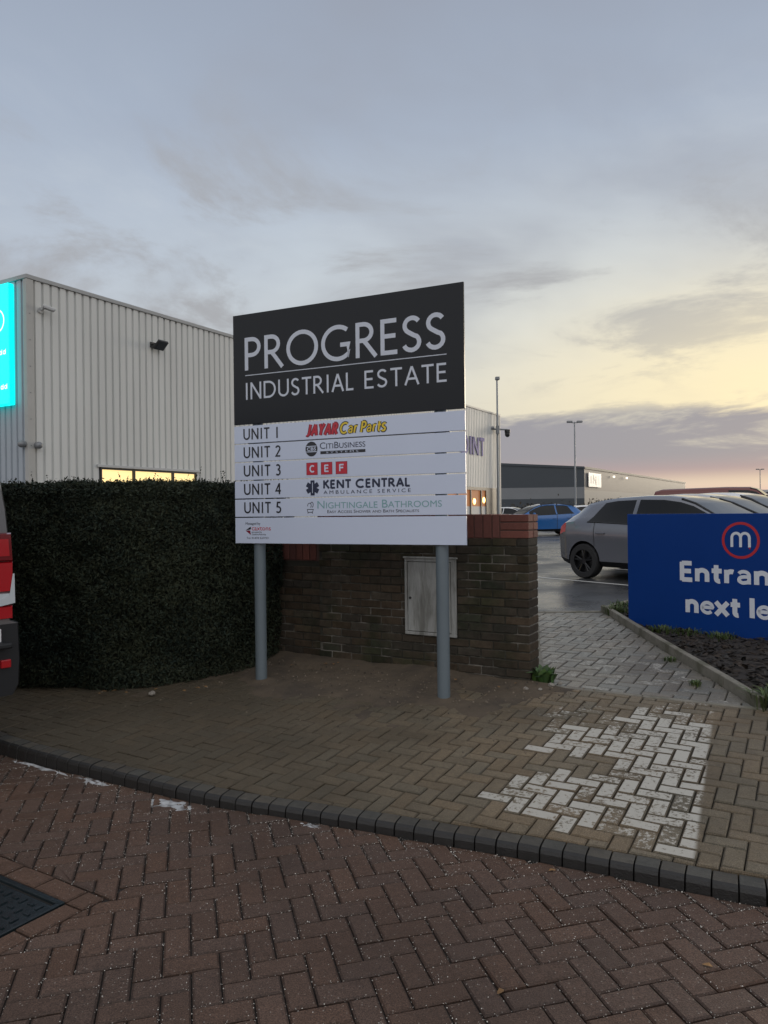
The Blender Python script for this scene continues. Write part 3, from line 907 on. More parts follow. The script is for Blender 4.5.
# crusts of salt along the foot of the kerb
wb_ = MB()
def crust(x, y, ang, L, Wd, seed):
    f = vnoise(seed); n = 26; m = 10; b = len(wb_.v); cs, sn = math.cos(ang), math.sin(ang); H = []
    for i in range(n + 1):
        for j in range(m + 1):
            a = (i / n - .5) * L; c_ = (j / m - .5) * Wd
            k = (f(i * .55, j * .8) - .38 + .25 * f(i * 1.4, j * 1.7)) * .014 - .022 * (abs(i / n - .5) * 2) ** 3 * .8 - .012 * (abs(j / m - .5) * 2) ** 2
            H.append(k); wb_.v.append((x + a * cs - c_ * sn, y + a * sn + c_ * cs, k))
    for i in range(n):
        for j in range(m):
            ids = (i * (m + 1) + j, (i + 1) * (m + 1) + j, (i + 1) * (m + 1) + j + 1, i * (m + 1) + j + 1)
            if max(H[q] for q in ids) > -.002: wb_.f.append(tuple(q + b for q in ids)); wb_.mi.append(0); wb_.rnd.append(None)
def crust_on_kerb(px_t, off, L, Wd, seed):
    p, d, n = kerb_near(*px_t); crust(p[0] - n[0] * off, p[1] - n[1] * off, math.atan2(d[1], d[0]), L, Wd, seed)
crust_on_kerb((-1.09, 3.9), .06, .34, .13, 21)
crust_on_kerb((-.36, 3.58), .035, .20, .06, 22)
crust_on_kerb((-2.10, 4.45), .025, .75, .05, 23)
crust_on_kerb((-1.65, 4.2), .035, .35, .07, 24)
kind(wb_.build("salt_crust", M['white'], smooth=True), 'stuff', "white crusts of salt along the foot of the dark kerb", "salt")

# manhole cover
mh = thing("manhole_cover", "dark wet metal access cover sunk in the red block road", "manhole", (MH[0], MH[1], 0), math.atan2(mh_c[1], mh_c[0]))
f = MB()      # local x along mh_c, local y along -mh_d side
sgn = 1 if Vector((-mh_c[1], mh_c[0])).dot(Vector(mh_d)) > 0 else -1
def yy(a, b): return (a, b) if sgn > 0 else (-b, -a)
for x0, x1, a, b in ((.0, .64, 0, .022), (.0, .64, .618, .64), (0, .022, .022, .618), (.618, .64, .022, .618)):
    y0, y1 = yy(a, b); f.box(x0, x1, y0, y1, -.04, .002)
f.build("frame", M['iron'], mh, bevel=.002)
f = MB(); y0, y1 = yy(.030, .610); f.box(.030, .610, y0, y1, -.04, -.010)
for i in range(11):
    for j in range(11):
        a = .05 + i * .0515; b0, b1 = yy(.05 + j * .0515, .05 + j * .0515 + .032)
        if (i + j) % 2: f.box(a, a + .032, b0 + .010, b0 + .022, -.010, -.006)
        else: f.box(a + .010, a + .022, b0, b1, -.010, -.006)
f.build("cover", M['iron'], mh)

# ------------------------------------------------------------------ brick wall
W0 = rs(-1.84, 5.35); wall = thing("brick_wall", "weathered dark brick wall with red brick coping behind the estate board", "wall", (W0[0], W0[1], 0), EST)
# local x along U: high part x from -1.92 to 0, low part x to -3.6; y from 0 (front) to .215
zb = .10
def brick_run(mb, x0, x1, y0, y1, z0, z1, end=True):
    h = .057; g_ = .0095; L = .190; row = 0; z = z0
    while z + h < z1 + .004:
        x = x1 - (0 if row % 2 == 0 else .095 + .005); first = row % 2
        if first:
            mb_add_brick(mb, x1 - .090, x1, y0, y1, z, h)
            x = x1 - .090 - g_
        while x > x0 + .03:
            a = max(x0, x - L); mb_add_brick(mb, a, x, y0, y1 if x >= x1 - .001 else y0 + .1025, z, h); x = a - g_
        z += h + g_; row += 1
def mb_add_brick(mb, xa, xb, ya, yb, z, h):
    jx = rng.uniform(-.0015, .0015); jy = rng.uniform(-.003, .002)
    tone = min(1, max(0, rng.gauss(.42, .26)))
    if rng.random() < .07: tone = 1.0
    mb.box(xa + jx, xb + jx, ya + jy, yb + jy * .3, z, z + h, 0, (tone, rng.random(), 0))
mbk = MB(); brick_run(mbk, -1.92, 0, 0, .215, zb, 1.285)
brick_run(mbk, -3.6, -1.932, .035, .25, zb, 1.075)
mbk.build("brickwork", M['brick'], wall, bevel=.004, segs=1)
mm = MB(); mm.box(-1.915, -.006, .007, .208, .0, 1.28); mm.box(-3.6, -1.915, .042, .243, 0, 1.07)
mm.build("mortar", M['mortar'], wall)
cp = MB()
def soldiers(x0, x1, y0, y1, z0, z1):
    x = x0
    while x + .06 < x1 + .01:
        cp.box(x, min(x + .0655, x1), y0 + rng.uniform(-.002, .002), y1, z0, z1 + rng.uniform(-.002, .002), 0, (rng.gauss(.5, .22), rng.random(), 0)); x += .0745
soldiers(-1.925, -.23, -.004, .219, 1.290, 1.472)
soldiers(-3.6, -1.932, .03, .255, 1.08, 1.262)
for k in range(3):       # end return of the coping: three courses of headers
    z = 1.290 + k * .0625
    cp.box(-.222, .003, -.004, .104, z, z + .053, 0, (rng.random(), .6, 0)); cp.box(-.222, .003, .115, .219, z, z + .053, 0, (rng.random(), .6, 0))
cp.build("coping", M['redbrick'], wall, bevel=.003, segs=1)
mm = MB(); mm.box(-1.92, -.005, .004, .211, 1.2805, 1.465); mm.box(-3.6, -1.935, .04, .247, 1.0705, 1.255)
mm.build("coping_mortar", M['mortarlight'], wall)

cx0 = -2.89 + 1.84; cx1 = -2.43 + 1.84
cabp = (W0[0] + U.x * (cx0), W0[1] + U.y * cx0)
cab = thing("meter_cabinet", "pale weathered meter cabinet set into the dark brick wall", "cabinet", (cabp[0], cabp[1], .50), EST)
cw = cx1 - cx0; ch = .62
f = MB()
f.box(0, cw, -.022, -.004, 0, .025); f.box(0, cw, -.022, -.004, ch - .025, ch); f.box(0, .022, -.022, -.004, .025, ch - .025); f.box(cw - .045, cw, -.022, -.004, .025, ch - .025)
f.box(-.01, cw + .01, -.03, -.004, ch, ch + .014)
f.build("frame", M['cab'], cab, bevel=.003)
f = MB(); f.box(.026, cw - .05, -.018, -.004, .029, ch - .029); f.build("door", M['cab'], cab, bevel=.004)
f = MB(); f.tube((.05, -.018, ch * .48), (.05, -.024, ch * .48), .010, n=12); f.build("lock", M['dark'], cab)

# ------------------------------------------------------------------ leaves
def leaf_cloud(pts, nrm, size, droop=.5, seed=1, aspect=.55):
    """diamond leaves at pts (n,3) with outward directions nrm"""
    g_ = np.random.default_rng(seed); n = len(pts)
    d = nrm + g_.normal(0, droop, (n, 3)); d /= np.linalg.norm(d, axis=1)[:, None]
    ax = g_.normal(0, 1, (n, 3)); ax -= d * (ax * d).sum(1)[:, None]; ax /= np.linalg.norm(ax, axis=1)[:, None]
    b = np.cross(d, ax)
    s = size * g_.uniform(.6, 1.3, n)[:, None]
    fold = d * s * g_.uniform(-.1, .35, n)[:, None]
    V = np.stack([pts - ax * s, pts - b * s * aspect + fold, pts + ax * s, pts + b * s * aspect + fold], 1).reshape(-1, 3)
    F = np.arange(n * 4).reshape(-1, 4)
    rn = np.stack([np.clip(g_.normal(.45, .25, n), 0, 1), g_.random(n), np.zeros(n)], 1)
    return V, F, rn

hx0, hx1 = -5.2, -.98
hedge = thing("clipped_hedge", "tall dense dark clipped hedge filling the left between van and board", "hedge", (-2.4, 6.4, .14))
HF = [(-6.2, 8.7), (-5.0, 7.55), (-3.9, 6.55), (-3.1, 5.98), (-2.2, 5.80), (-1.6, 5.95), (-1.22, 6.25), (-1.02, 6.6), (-.93, 7.0), (-.95, 7.6)]
HC = catmull(HF, 12); hs = np.concatenate([[0], np.cumsum(np.linalg.norm(np.diff(HC, axis=0), axis=1))])
g_ = np.random.default_rng(5)
HTOP = 1.765
N1 = 140000
t_ = g_.uniform(0, hs[-1], N1); x = np.interp(t_, hs, HC[:, 0]); y = np.interp(t_, hs, HC[:, 1])
x2 = np.interp(t_ + .05, hs, HC[:, 0]); y2 = np.interp(t_ + .05, hs, HC[:, 1])
tx, ty = x2 - x, y2 - y; L = np.hypot(tx, ty) + 1e-9; nx, ny = ty / L, -tx / L
bad = L < 1e-6; nx[bad] = 1; ny[bad] = 0
z = .10 + (HTOP - .10) * g_.random(N1)
fb_ = np.array([fbm(a * 2.2, b * 2.2) for a, b in zip(t_, z)]) - .5
fb2 = np.array([vn2(a * 9, b * 9) for a, b in zip(t_, z)]) - .5
off = fb_ * .22 + fb2 * .06 - np.abs(g_.normal(0, .03, N1)) - .22 * np.clip((z - 1.38) / .39, 0, 1) ** 2.2 - .05 * np.clip((.5 - z) / .4, 0, 1)
P1 = np.stack([x + nx * off, y + ny * off, z], 1); D1 = np.stack([nx, ny, np.full(N1, .35)], 1)
N2 = 40000
t_ = g_.uniform(0, hs[-1], N2); x = np.interp(t_, hs, HC[:, 0]); y = np.interp(t_, hs, HC[:, 1])
x2 = np.interp(t_ + .05, hs, HC[:, 0]); y2 = np.interp(t_ + .05, hs, HC[:, 1]); tx, ty = x2 - x, y2 - y; L = np.hypot(tx, ty) + 1e-9
dep = g_.uniform(.03, 1.3, N2) ** 1.2
px_, py_ = x - ty / L * dep, y + tx / L * dep
zt = HTOP + np.array([fbm(a * 2.6, b * 2.6) for a, b in zip(px_, py_)]) * .07 - .035 + g_.normal(0, .018, N2) - .11 * np.exp(-dep / .13)
P2 = np.stack([px_, py_, zt], 1); D2 = np.tile(np.array([0, -.15, 1.0]), (N2, 1))
hl = np.array([-2.4, 6.4, .14])
V, F, rn = leaf_cloud(np.concatenate([P1, P2]) - hl, np.concatenate([D1, D2]), .0165, .75, 3, .36)
ptc = np.array([fbm(a * 1.6 + 7, b * 1.6) for a, b in zip(np.concatenate([P1[:, 0] + P1[:, 1], P2[:, 0]]), np.concatenate([P1[:, 2] * 1.3, P2[:, 1]]))])
rn[:, 0] = np.clip(rn[:, 0] + (ptc - .5) * 1.5, 0, 1); rn[:, 1] = np.clip(rn[:, 1] + (ptc - .5) * 1.2, 0, 1)
fast_mesh("leaves", V, F, M['leaf'], rn, hedge)
# stray shoots on the clipped top and face
SH = []; SD = []
for k_ in range(420):
    t0 = g_.uniform(0, hs[-1]); dp = g_.uniform(.0, .5); x_ = np.interp(t0, hs, HC[:, 0]); y_ = np.interp(t0, hs, HC[:, 1]) + dp
    L_ = abs(g_.normal(0, .035)) + .01; lean = g_.normal(0, .25, 2)
    for q_ in np.linspace(0, 1, 7):
        SH.append((x_ + lean[0] * L_ * q_, y_ + lean[1] * L_ * q_, HTOP - .01 + L_ * q_)); SD.append((g_.normal(), g_.normal(), .6))
V, F, rn = leaf_cloud(np.array(SH) - hl, np.array(SD), .011, .5, 8)
fast_mesh("shoots", V, F, M['leaf'], rn, hedge)
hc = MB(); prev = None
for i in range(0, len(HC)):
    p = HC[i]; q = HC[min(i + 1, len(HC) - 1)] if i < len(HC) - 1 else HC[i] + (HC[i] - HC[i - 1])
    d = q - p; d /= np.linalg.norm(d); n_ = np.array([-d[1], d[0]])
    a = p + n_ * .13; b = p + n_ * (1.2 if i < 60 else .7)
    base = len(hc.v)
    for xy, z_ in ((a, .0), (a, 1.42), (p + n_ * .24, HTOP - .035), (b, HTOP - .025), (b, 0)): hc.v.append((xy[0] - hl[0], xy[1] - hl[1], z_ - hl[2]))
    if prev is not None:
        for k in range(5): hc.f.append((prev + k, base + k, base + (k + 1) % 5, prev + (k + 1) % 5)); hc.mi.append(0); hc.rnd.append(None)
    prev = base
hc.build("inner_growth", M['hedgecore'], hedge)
for i in range(8):
    st = MB()
    t0 = rng.uniform(.5, hs[-1] - .2); x0 = np.interp(t0, hs, HC[:, 0]) - hl[0]; y0 = np.interp(t0, hs, HC[:, 1]) - hl[1] + rng.uniform(.16, .3)
    st.tube((x0, y0, -.1), (x0 + rng.uniform(-.15, .15), y0 + rng.uniform(-.05, .1), rng.uniform(.4, .9)), .016, .008, 6)
    st.build("stem", M['twig'], hedge)

# ------------------------------------------------------------------ estate sign board
SA = Vector((1.416, -.665)).normalized(); sang = math.atan2(SA.y, SA.x)
SL = (-1.003, 5.955)
sign = thing("estate_sign", "tall grey posted board with black header and white unit planks", "signboard", (SL[0], SL[1], 0), sang)
BW = 1.96; BX0 = -.192; BX1 = BX0 + BW; BZ0, BZ1 = 1.262, 3.098; BY = -.062
def post(x):
    p = MB(); zz = zg(SL[0] + SA.x * x, SL[1] + SA.y * x)
    p.tube((x, 0, -.2), (x, 0, 3.02), .046, n=24); p.build("post", M['post'], sign, smooth=True)
post(0.0); post(1.564)
H = BZ1 - BZ0
def bx(f): return BX0 + BW * (f + .004)
hz = BZ1 - .484 * H + .006
p = MB(); p.box(BX0, BX1, BY, BY + .018, hz, BZ1); hp = p.build("header_panel", M['black'], sign, bevel=.0015)
t1 = MB(); put_strokes(t1, "PROGRESS", bx(.052), bx(.932), BZ1 - .452, .262, .125, BY - .0015, gap=.085)
put_strokes(t1, "INDUSTRIAL", bx(.052), bx(.555), BZ1 - .686, .135, .12, BY - .0015, gap=.12)
put_strokes(t1, "ESTATE", bx(.598), bx(.934), BZ1 - .686, .135, .12, BY - .0015, gap=.12)
t1.box(bx(.055), bx(.93), BY - .0016, BY - .0006, BZ1 - .495, BZ1 - .489)
t1.build("lettering", M['vinylgrey'], hp, fixn=False)
def ellipse(mb, cx, cz, rx, rz, y, mi=0, n=28):
    vs = [(cx + rx * math.cos(2 * math.pi * i / n), y, cz + rz * math.sin(2 * math.pi * i / n)) for i in range(n)]
    mb.add(vs, [tuple(range(n))], mi)
def ring(mb, cx, cz, r0, r1, y, mi=0, n=40):
    vs = []
    for r_ in (r0, r1): vs += [(cx + r_ * math.cos(2 * math.pi * i / n), y, cz + r_ * math.sin(2 * math.pi * i / n)) for i in range(n)]
    mb.add(vs, [(i, (i + 1) % n, n + (i + 1) % n, n + i) for i in range(n)], mi)
def rect(mb, x0, x1, z0, z1, y, mi=0): mb.add([(x0, y, z0), (x1, y, z0), (x1, y, z1), (x0, y, z1)], [(0, 1, 2, 3)], mi)
ph = (.889 - .488) * H / 5
Y1, Y2, Y3 = BY - .0013, BY - .0018, BY - .0023
planks = []
for k in range(5):
    z1 = BZ1 - .488 * H - k * ph; z0 = z1 - ph + .009
    p = MB(); p.box(BX0, BX1, BY, BY + .018, z0, z1); po = p.build("unit_panel", M['whitep'], sign, bevel=.0015); planks.append((po, z0, z1))
    t1 = MB(); put_strokes(t1, "UNIT %d" % (k + 1), bx(.042), bx(.222 if k else .215), z0 + .028, .088, .145, Y1, gap=.16)
    t1.build("unit_number", M['ink'], po, fixn=False)
# plank 1: car parts
po, z0, z1 = planks[0]
l = MB(); put_strokes(l, "JAYAR", bx(.340), bx(.478), z0 + .028, .086, .17, Y2, .20, 0, .22)
put_strokes(l, "JAYAR", bx(.340), bx(.478), z0 + .028, .086, .34, Y1, .20, 1, .22)
put_strokes(l, "Car Parts", bx(.490), bx(.684), z0 + .030, .082, .17, Y2, .10, 2, .18)
put_strokes(l, "Car Parts", bx(.490), bx(.684), z0 + .030, .082, .34, Y1, .10, 3, .18)
l.build("logo", [M['red'], M['darkred'], M['yellow'], M['ink']], po, fixn=False)
# plank 2
po, z0, z1 = planks[1]
l = MB(); cx_, cz_ = bx(.364), (z0 + z1) / 2 + .004
ellipse(l, cx_, cz_, .053, .057, Y1, 0)
rect(l, cx_ - .044, cx_ + .044, cz_ + .018, cz_ + .024, Y2, 1); rect(l, cx_ - .046, cx_ + .046, cz_ - .024, cz_ - .018, Y2, 1)
put_text(l, "CBS", cx_ - .040, cx_ + .040, cz_ - .012, .024, Y2, 1, offset=.02)
put_text(l, "CitiBusiness", bx(.402), bx(.600), z0 + .070, .048, Y1, 2, small=.8)
rect(l, bx(.404), bx(.600), z0 + .030, z0 + .052, Y1, 0)
put_text(l, "SYSTEMS", bx(.43), bx(.57), z0 + .035, .012, Y2, 1, space=1.6)
l.build("logo", [M['ink'], M['whitep'], M['navy']], po, fixn=False)
# plank 3
po, z0, z1 = planks[2]
l = MB()
for i, c_ in enumerate("CEF"):
    a = bx(.337 + i * .0655); b = a + .112
    rect(l, a, b, z0 + .014, z0 + .122, Y1, 1); rect(l, a + .006, b - .006, z0 + .020, z0 + .116, Y1 - .0003, 2); rect(l, a + .010, b - .010, z0 + .024, z0 + .112, Y2, 0)
    put_strokes(l, c_, a + .036, b - .034, z0 + .042, .052, .22, Y3, .1, 1)
l.build("logo", [M['red'], M['whitep'], M['darkred']], po, fixn=False)
# plank 4
po, z0, z1 = planks[3]
l = MB(); cx_, cz_ = bx(.367), (z0 + z1) / 2
for k in range(3):
    a = R(k * 60); ca, sa = math.cos(a), math.sin(a)
    pts = [(-.018, -.058), (.018, -.058), (.018, .058), (-.018, .058)]
    l.add([(cx_ + px * ca - pz * sa, Y1 - k * .0002, cz_ + px * sa + pz * ca) for px, pz in pts], [(0, 1, 2, 3)], 0)
stroke_strip(l, [(cx_, cz_ - .040), (cx_, cz_ + .042)], .005, Y3, 1)
put_strokes(l, "KENT CENTRAL", bx(.416), bx(.782), z0 + .062, .062, .25, Y1, .14, 0)
put_text(l, "AMBULANCE SERVICE", bx(.416), bx(.784), z0 + .020, .026, Y1, 0, space=1.5)
l.build("logo", [M['navy'], M['whitep']], po, fixn=False)
# plank 5
po, z0, z1 = planks[4]
l = MB(); put_text(l, "Nightingale Bathrooms", bx(.388), bx(.905), z0 + .058, .058, Y1, 0, small=.78)
put_text(l, "Easy Access Shower and Bath Specialists", bx(.432), bx(.816), z0 + .022, .023, Y1, 1, small=.8)
cx_ = bx(.356)
stroke_strip(l, [(cx_ - .028, z0 + .052), (cx_ - .022, z0 + .030), (cx_ + .018, z0 + .030), (cx_ + .026, z0 + .052), (cx_ - .028, z0 + .0521)], .0045, Y1, 1)
stroke_strip(l, arc(cx_ - .008, z0 + .082, .016, .018, -60, 200, 10), .0045, Y1, 1); stroke_strip(l, arc(cx_ + .014, z0 + .088, .012, .020, -90, 150, 10), .0045, Y2, 1)
stroke_strip(l, [(cx_ - .020, z0 + .028), (cx_ - .024, z0 + .020)], .005, Y1, 1); stroke_strip(l, [(cx_ + .016, z0 + .028), (cx_ + .020, z0 + .020)], .005, Y1, 1)
l.build("logo", [M['teal'], M['ink']], po, fixn=False)
# footer
p = MB(); fz1 = BZ1 - .889 * H; p.box(BX0, BX1, BY, BY + .018, BZ0, fz1); po = p.build("footer_panel", M['whitep'], sign, bevel=.0015)
l = MB(); put_text(l, "Managed by", bx(.048), bx(.120), fz1 - .055, .020, Y1, 1)
l.add([(bx(.048), Y1, fz1 - .098), (bx(.073), Y1, fz1 - .070), (bx(.073), Y1, fz1 - .092)], [(0, 1, 2)], 1)
l.add([(bx(.048), Y1, fz1 - .102), (bx(.070), Y1, fz1 - .100), (bx(.073), Y1, fz1 - .136)], [(0, 2, 1)], 2)
put_text(l, "caxtons", bx(.078), bx(.170), fz1 - .100, .036, Y1, 0)
put_text(l, "property", bx(.078), bx(.128), fz1 - .120, .014, Y1, 1)
put_text(l, "consultants", bx(.078), bx(.146), fz1 - .138, .014, Y1, 1)
put_text(l, "Tel: 01474 537733", bx(.052), bx(.158), fz1 - .168, .015, Y1, 1)
l.build("logo", [M['red'], M['ink'], M['darkred']], po, fixn=False)
# rails and clips behind the planks
rl = MB()
for z_ in (BZ0 + .10, 2.06, 2.62, 2.98): rl.box(BX0 + .12, BX1 - .12, BY + .019, BY + .017 + .022, z_, z_ + .03)
rl.build("rail", M['galv'], sign)

# ------------------------------------------------------------------ blue entrance sign
EA = Vector((.97, -1.05)).normalized(); ean = math.atan2(EA.y, EA.x); EL = (2.63, 8.0)
ez = zg(3.4, 7.2) - .048
es = thing("entrance_sign", "blue low entrance sign with white bold lettering in the mulch bed", "sign", (EL[0], EL[1], ez), ean)
EW = 2.37; EH = 1.255
p = MB(); p.box(0, EW, 0, .05, .01, EH); ep = p.build("panel", M['blue'], es, bevel=.004)
t1 = MB()
put_strokes(t1, "Entrance", .585, EW - .595, .575, .190, .245, -.0015, .05, 0)
put_strokes(t1, "next left", .635, EW - .69, .255, .190, .245, -.0015, .05, 0)
t1.build("lettering", M['vwhite'], ep, fixn=False)
l = MB(); lc = EW / 2; lz = .995
ring(l, lc, lz, .153, .178, -.0015, 0)
stroke_strip(l, [(lc - .082, lz - .065), (lc - .082, lz + .025)] + arc(lc - .041, lz + .025, .041, .045, 180, 0, 12)[1:] + [(lc, lz - .065)], .026, -.0015, 1)
stroke_strip(l, [(lc, lz + .02)] + arc(lc + .041, lz + .025, .041, .045, 180, 0, 12) + [(lc + .082, lz - .065)], .026, -.0018, 1)
ellipse(l, lc + .085, lz - .075, .008, .008, -.0020, 0, 10)
l.build("logo", [M['vred'], M['vwhite']], ep, fixn=False)
p = MB()
for x_ in (.35, EW - .35):
    q = MB(); q.box(x_ - .04, x_ + .04, .052, .112, -.3, EH - .1); q.build("post", M['grey'], es)

# ------------------------------------------------------------------ industrial building (left, running behind the board)
B0 = (-8.3, 17.3); BZ = .22; BT = 7.17; BL = 30.4; BDp = 26.0
bld = thing("industrial_unit", "pale grey ribbed steel clad industrial unit behind the hedge and board", "building", (B0[0], B0[1], 0), EST)
PITCH = .226
def ribs(length, z_ranges, fn, mb, depth=.046, mi=0):
    """corrugated sheet: fn(t, off, z) -> point ; z_ranges(t) -> list of (z0, z1)"""
    t = 0.0
    while t < length - 1e-6:
        prof = [(0, 0), (.150, 0), (.166, -depth), (.210, -depth), (PITCH, 0)]
        for (a, oa), (b, ob) in zip(prof[:-1], prof[1:]):
            ta, tb = min(t + a, length), min(t + b, length)
            if tb - ta < 1e-6: continue
            for z0, z1 in z_ranges((ta + tb) / 2):
                mb.add([fn(ta, oa, z0), fn(tb, ob, z0), fn(tb, ob, z1), fn(ta, oa, z1)], [(0, 1, 2, 3)], mi)
        t += PITCH
WN = (2.02, 5.46); WZ = (1.05, 2.74); GLZ = (22.6, 29.7); GZ = (.55, 2.80)
def zr(t):
    if WN[0] < t < WN[1]: return [(BZ, WZ[0]), (WZ[1], BT - .1)]
    if GLZ[0] < t < GLZ[1]: return [(BZ, GZ[0]), (GZ[1], BT - .1)]
    return [(BZ, BT - .1)]
m = MB(); ribs(BL, zr, lambda t, o, z: (o, t, z), m); m.build("side_cladding", M['clad'], bld, fixn=False)
m = MB(); ribs(BDp, lambda t: [(BZ, BT - .1)], lambda t, o, z: (-t, -o, z), m); m.build("front_cladding", M['cladshade'], bld, fixn=False)
m = MB(); ribs(BDp, lambda t: [(BZ, BT - .1)], lambda t, o, z: (-t, BL + o, z), m); ribs(BL, lambda t: [(BZ, BT - .1)], lambda t, o, z: (-BDp - o, t, z), m)
m.build("rear_cladding", M['clad'], bld, fixn=False)
m = MB(); m.box(-BDp + .1, -.1, .1, BL - .1, BT - .6, BT - .25); m.build("roof", M['roof'], bld)
m = MB()
m.box(-.22, .035, -.035, BL + .03, BT - .10, BT); m.box(-BDp, -.22, -.035, .22, BT - .10, BT); m.box(-BDp, -.22, BL - .2, BL + .03, BT - .10, BT); m.box(-BDp - .03, -BDp, -.035, BL + .03, BT - .1, BT)
m.build("capping", M['cap'], bld, bevel=.01)
m = MB(); m.box(-.10, .022, -.022, .16, BZ, BT - .102); m.build("corner_trim", M['cladtrim'], bld, bevel=.006)
m = MB(); m.box(-.06, .02, BL - .14, BL + .022, BZ, BT - .102); m.build("corner_trim", M['cladtrim'], bld, bevel=.006)
m = MB()
for k in range(9): m.tube((.022, .06, 1.3 + k * .62), (.030, .06, 1.3 + k * .62), .013, n=8)
m.build("fixing", M['grey'], bld)
# strip window with lit room behind
m = MB(); m.box(-.10, .006, WN[0], WN[0] + .05, WZ[0], WZ[1]); m.box(-.10, .006, WN[1] - .05, WN[1], WZ[0], WZ[1])
m.box(-.10, .006, WN[0] + .05, WN[1] - .05, WZ[1] - .05, WZ[1]); m.box(-.10, .006, WN[0] + .05, WN[1] - .05, WZ[0], WZ[0] + .05)
for k in (.32, .73): y_ = WN[0] + (WN[1] - WN[0]) * k; m.box(-.10, .006, y_ - .035, y_ + .035, WZ[0] + .05, WZ[1] - .05)
wf = m.build("window", M['dark'], bld)
m = MB(); m.box(-.06, -.05, WN[0] + .05, WN[1] - .05, WZ[0] + .05, WZ[1] - .05); m.build("pane", M['winlit'], wf)
m = MB(); m.box(0, .05, WN[0] - .12, WN[1] + .12, WZ[1] + .002, WZ[1] + .07); m.build("lintel", M['lgrey'], wf, bevel=.006)
# showroom glazing at the far end
m = MB(); m.box(-.10, .004, GLZ[0], GLZ[0] + .07, *GZ); m.box(-.10, .004, GLZ[1] - .5, GLZ[1], *GZ); m.box(-.10, .004, GLZ[0] + .07, GLZ[1] - .5, GZ[1] - .16, GZ[1])
for y_ in (24.3, 26.0, 27.45): m.box(-.10, .004, y_ - .05, y_ + .05, GZ[0], GZ[1] - .16)
m.box(-.10, .003, 28.15, 29.2, GZ[0], GZ[1] - .16)
wf = m.build("window", M['dark'], bld)
m = MB(); m.box(-.07, -.06, GLZ[0] + .07, GLZ[1] - .5, GZ[0] + 1.2, GZ[1] - .16); m.build("pane", M['warm'], wf)
m = MB(); m.box(-.075, -.045, GLZ[0] + .07, GLZ[1] - .5, GZ[0], GZ[0] + 1.2); m.build("lower_panel", M['lgrey'], wf)
for y_, z_ in ((26.55, 2.02), (27.9, 2.1)):
    m = MB(); m.ball((-.045, y_, z_), .03, .19, .17, 10, 8); m.build("lamp", M['lamp'], wf, smooth=True)
# blue wall letters
wl = thing("wall_lettering", "blue letters on the warm grey cladding right of the board", "sign", (B0[0], B0[1], 0), EST)
# letters lie on the side wall facing local +x and read along +y
lm = MB(); put_strokes(lm, "OINT", 24.5, 27.9, 0, .98, .20, 0, .14, 0)
l2 = MB(); l2.add([(.045 + .0 * p[1], p[0], 4.55 + p[2]) for p in lm.v], lm.f); l2.add([(.012, p[0], 4.55 + p[2]) for p in lm.v], lm.f)
lo = l2.build("letters", M['signblue'], wl, fixn=False)
# backlit sign on the front
bs_ = thing("backlit_sign", "glowing cyan backlit fascia sign on the front of the grey unit", "sign", (B0[0] - U.x * .41, B0[1] - U.y * .41, 4.13), EST)
m = MB(); m.box(-6.0, 0, -.20, -.045, 0, 2.86); m.build("light_box", M['bluegreen'], bs_, bevel=.02)
m = MB()
stroke_strip(m, [(x_ - .42, z_ + 2.0) for x_, z_ in arc(0, 0, .26, .26, -80, 100, 14)], .035, -.2035, 0)
for zz_, xs_ in ((1.24, (-.16, -.30, -.62, -.78)), (.42, (-.12, -.26, -.52, -.70, -.84))):
    for x_ in xs_:
        ring(m, x_, zz_ - x_ * -.02, .026, .050, -.2035, 0, 14); rect(m, x_ + .040, x_ + .060, zz_ - .05, zz_ + .07, -.2038, 0)
m.build("lettering", M['signwhite'], bs_, fixn=False)

def on_side(t, z, off=.05): return (B0[0] + U.x * off + Vv.x * t, B0[1] + U.y * off + Vv.y * t, z)
fl = thing("floodlight", "black square floodlight high on the ribbed side of the grey unit", "light", on_side(3.88, 6.2, .0), EST)
m = MB(); mt = Matrix.Translation((.26, 0, 0)) @ Matrix.Rotation(R(-42), 4, 'Y') @ Matrix.Rotation(R(0), 4, 'Z')
m.box(-.15, .15, -.17, .17, -.03, .045, 0, None, mt); m.build("housing", M['dark'], fl, bevel=.012)
m = MB(); m.box(-.125, .125, -.145, .145, -.036, -.031, 0, None, mt); m.build("lens", M['lens'], fl)
m = MB(); m.box(.0, .03, -.16, .16, -.05, .10); m.tube((.02, -.10, .03), (.25, -.18, .02), .016, n=8); m.tube((.02, .10, .03), (.25, .18, .02), .016, n=8); m.build("bracket", M['dark'], fl)
cc = thing("bullet_camera", "small pale bullet camera near the top corner of the grey unit", "camera", on_side(.34, 6.43, .0), EST)
m = MB(); m.tube((.02, .0, -.04), (.05, .0, -.04), .07, n=14); m.tube((.03, 0, -.04), (.16, .05, .02), .025, n=8); m.build("mount", M['lgrey'], cc, smooth=True)
m = MB(); m.tube((.16, -.02, .02), (.18, .24, -.01), .042, n=14); m.tube((.158, -.04, .04), (.182, .27, .01), .045, .04, n=14); m.build("body", M['lgrey'], cc, smooth=True)
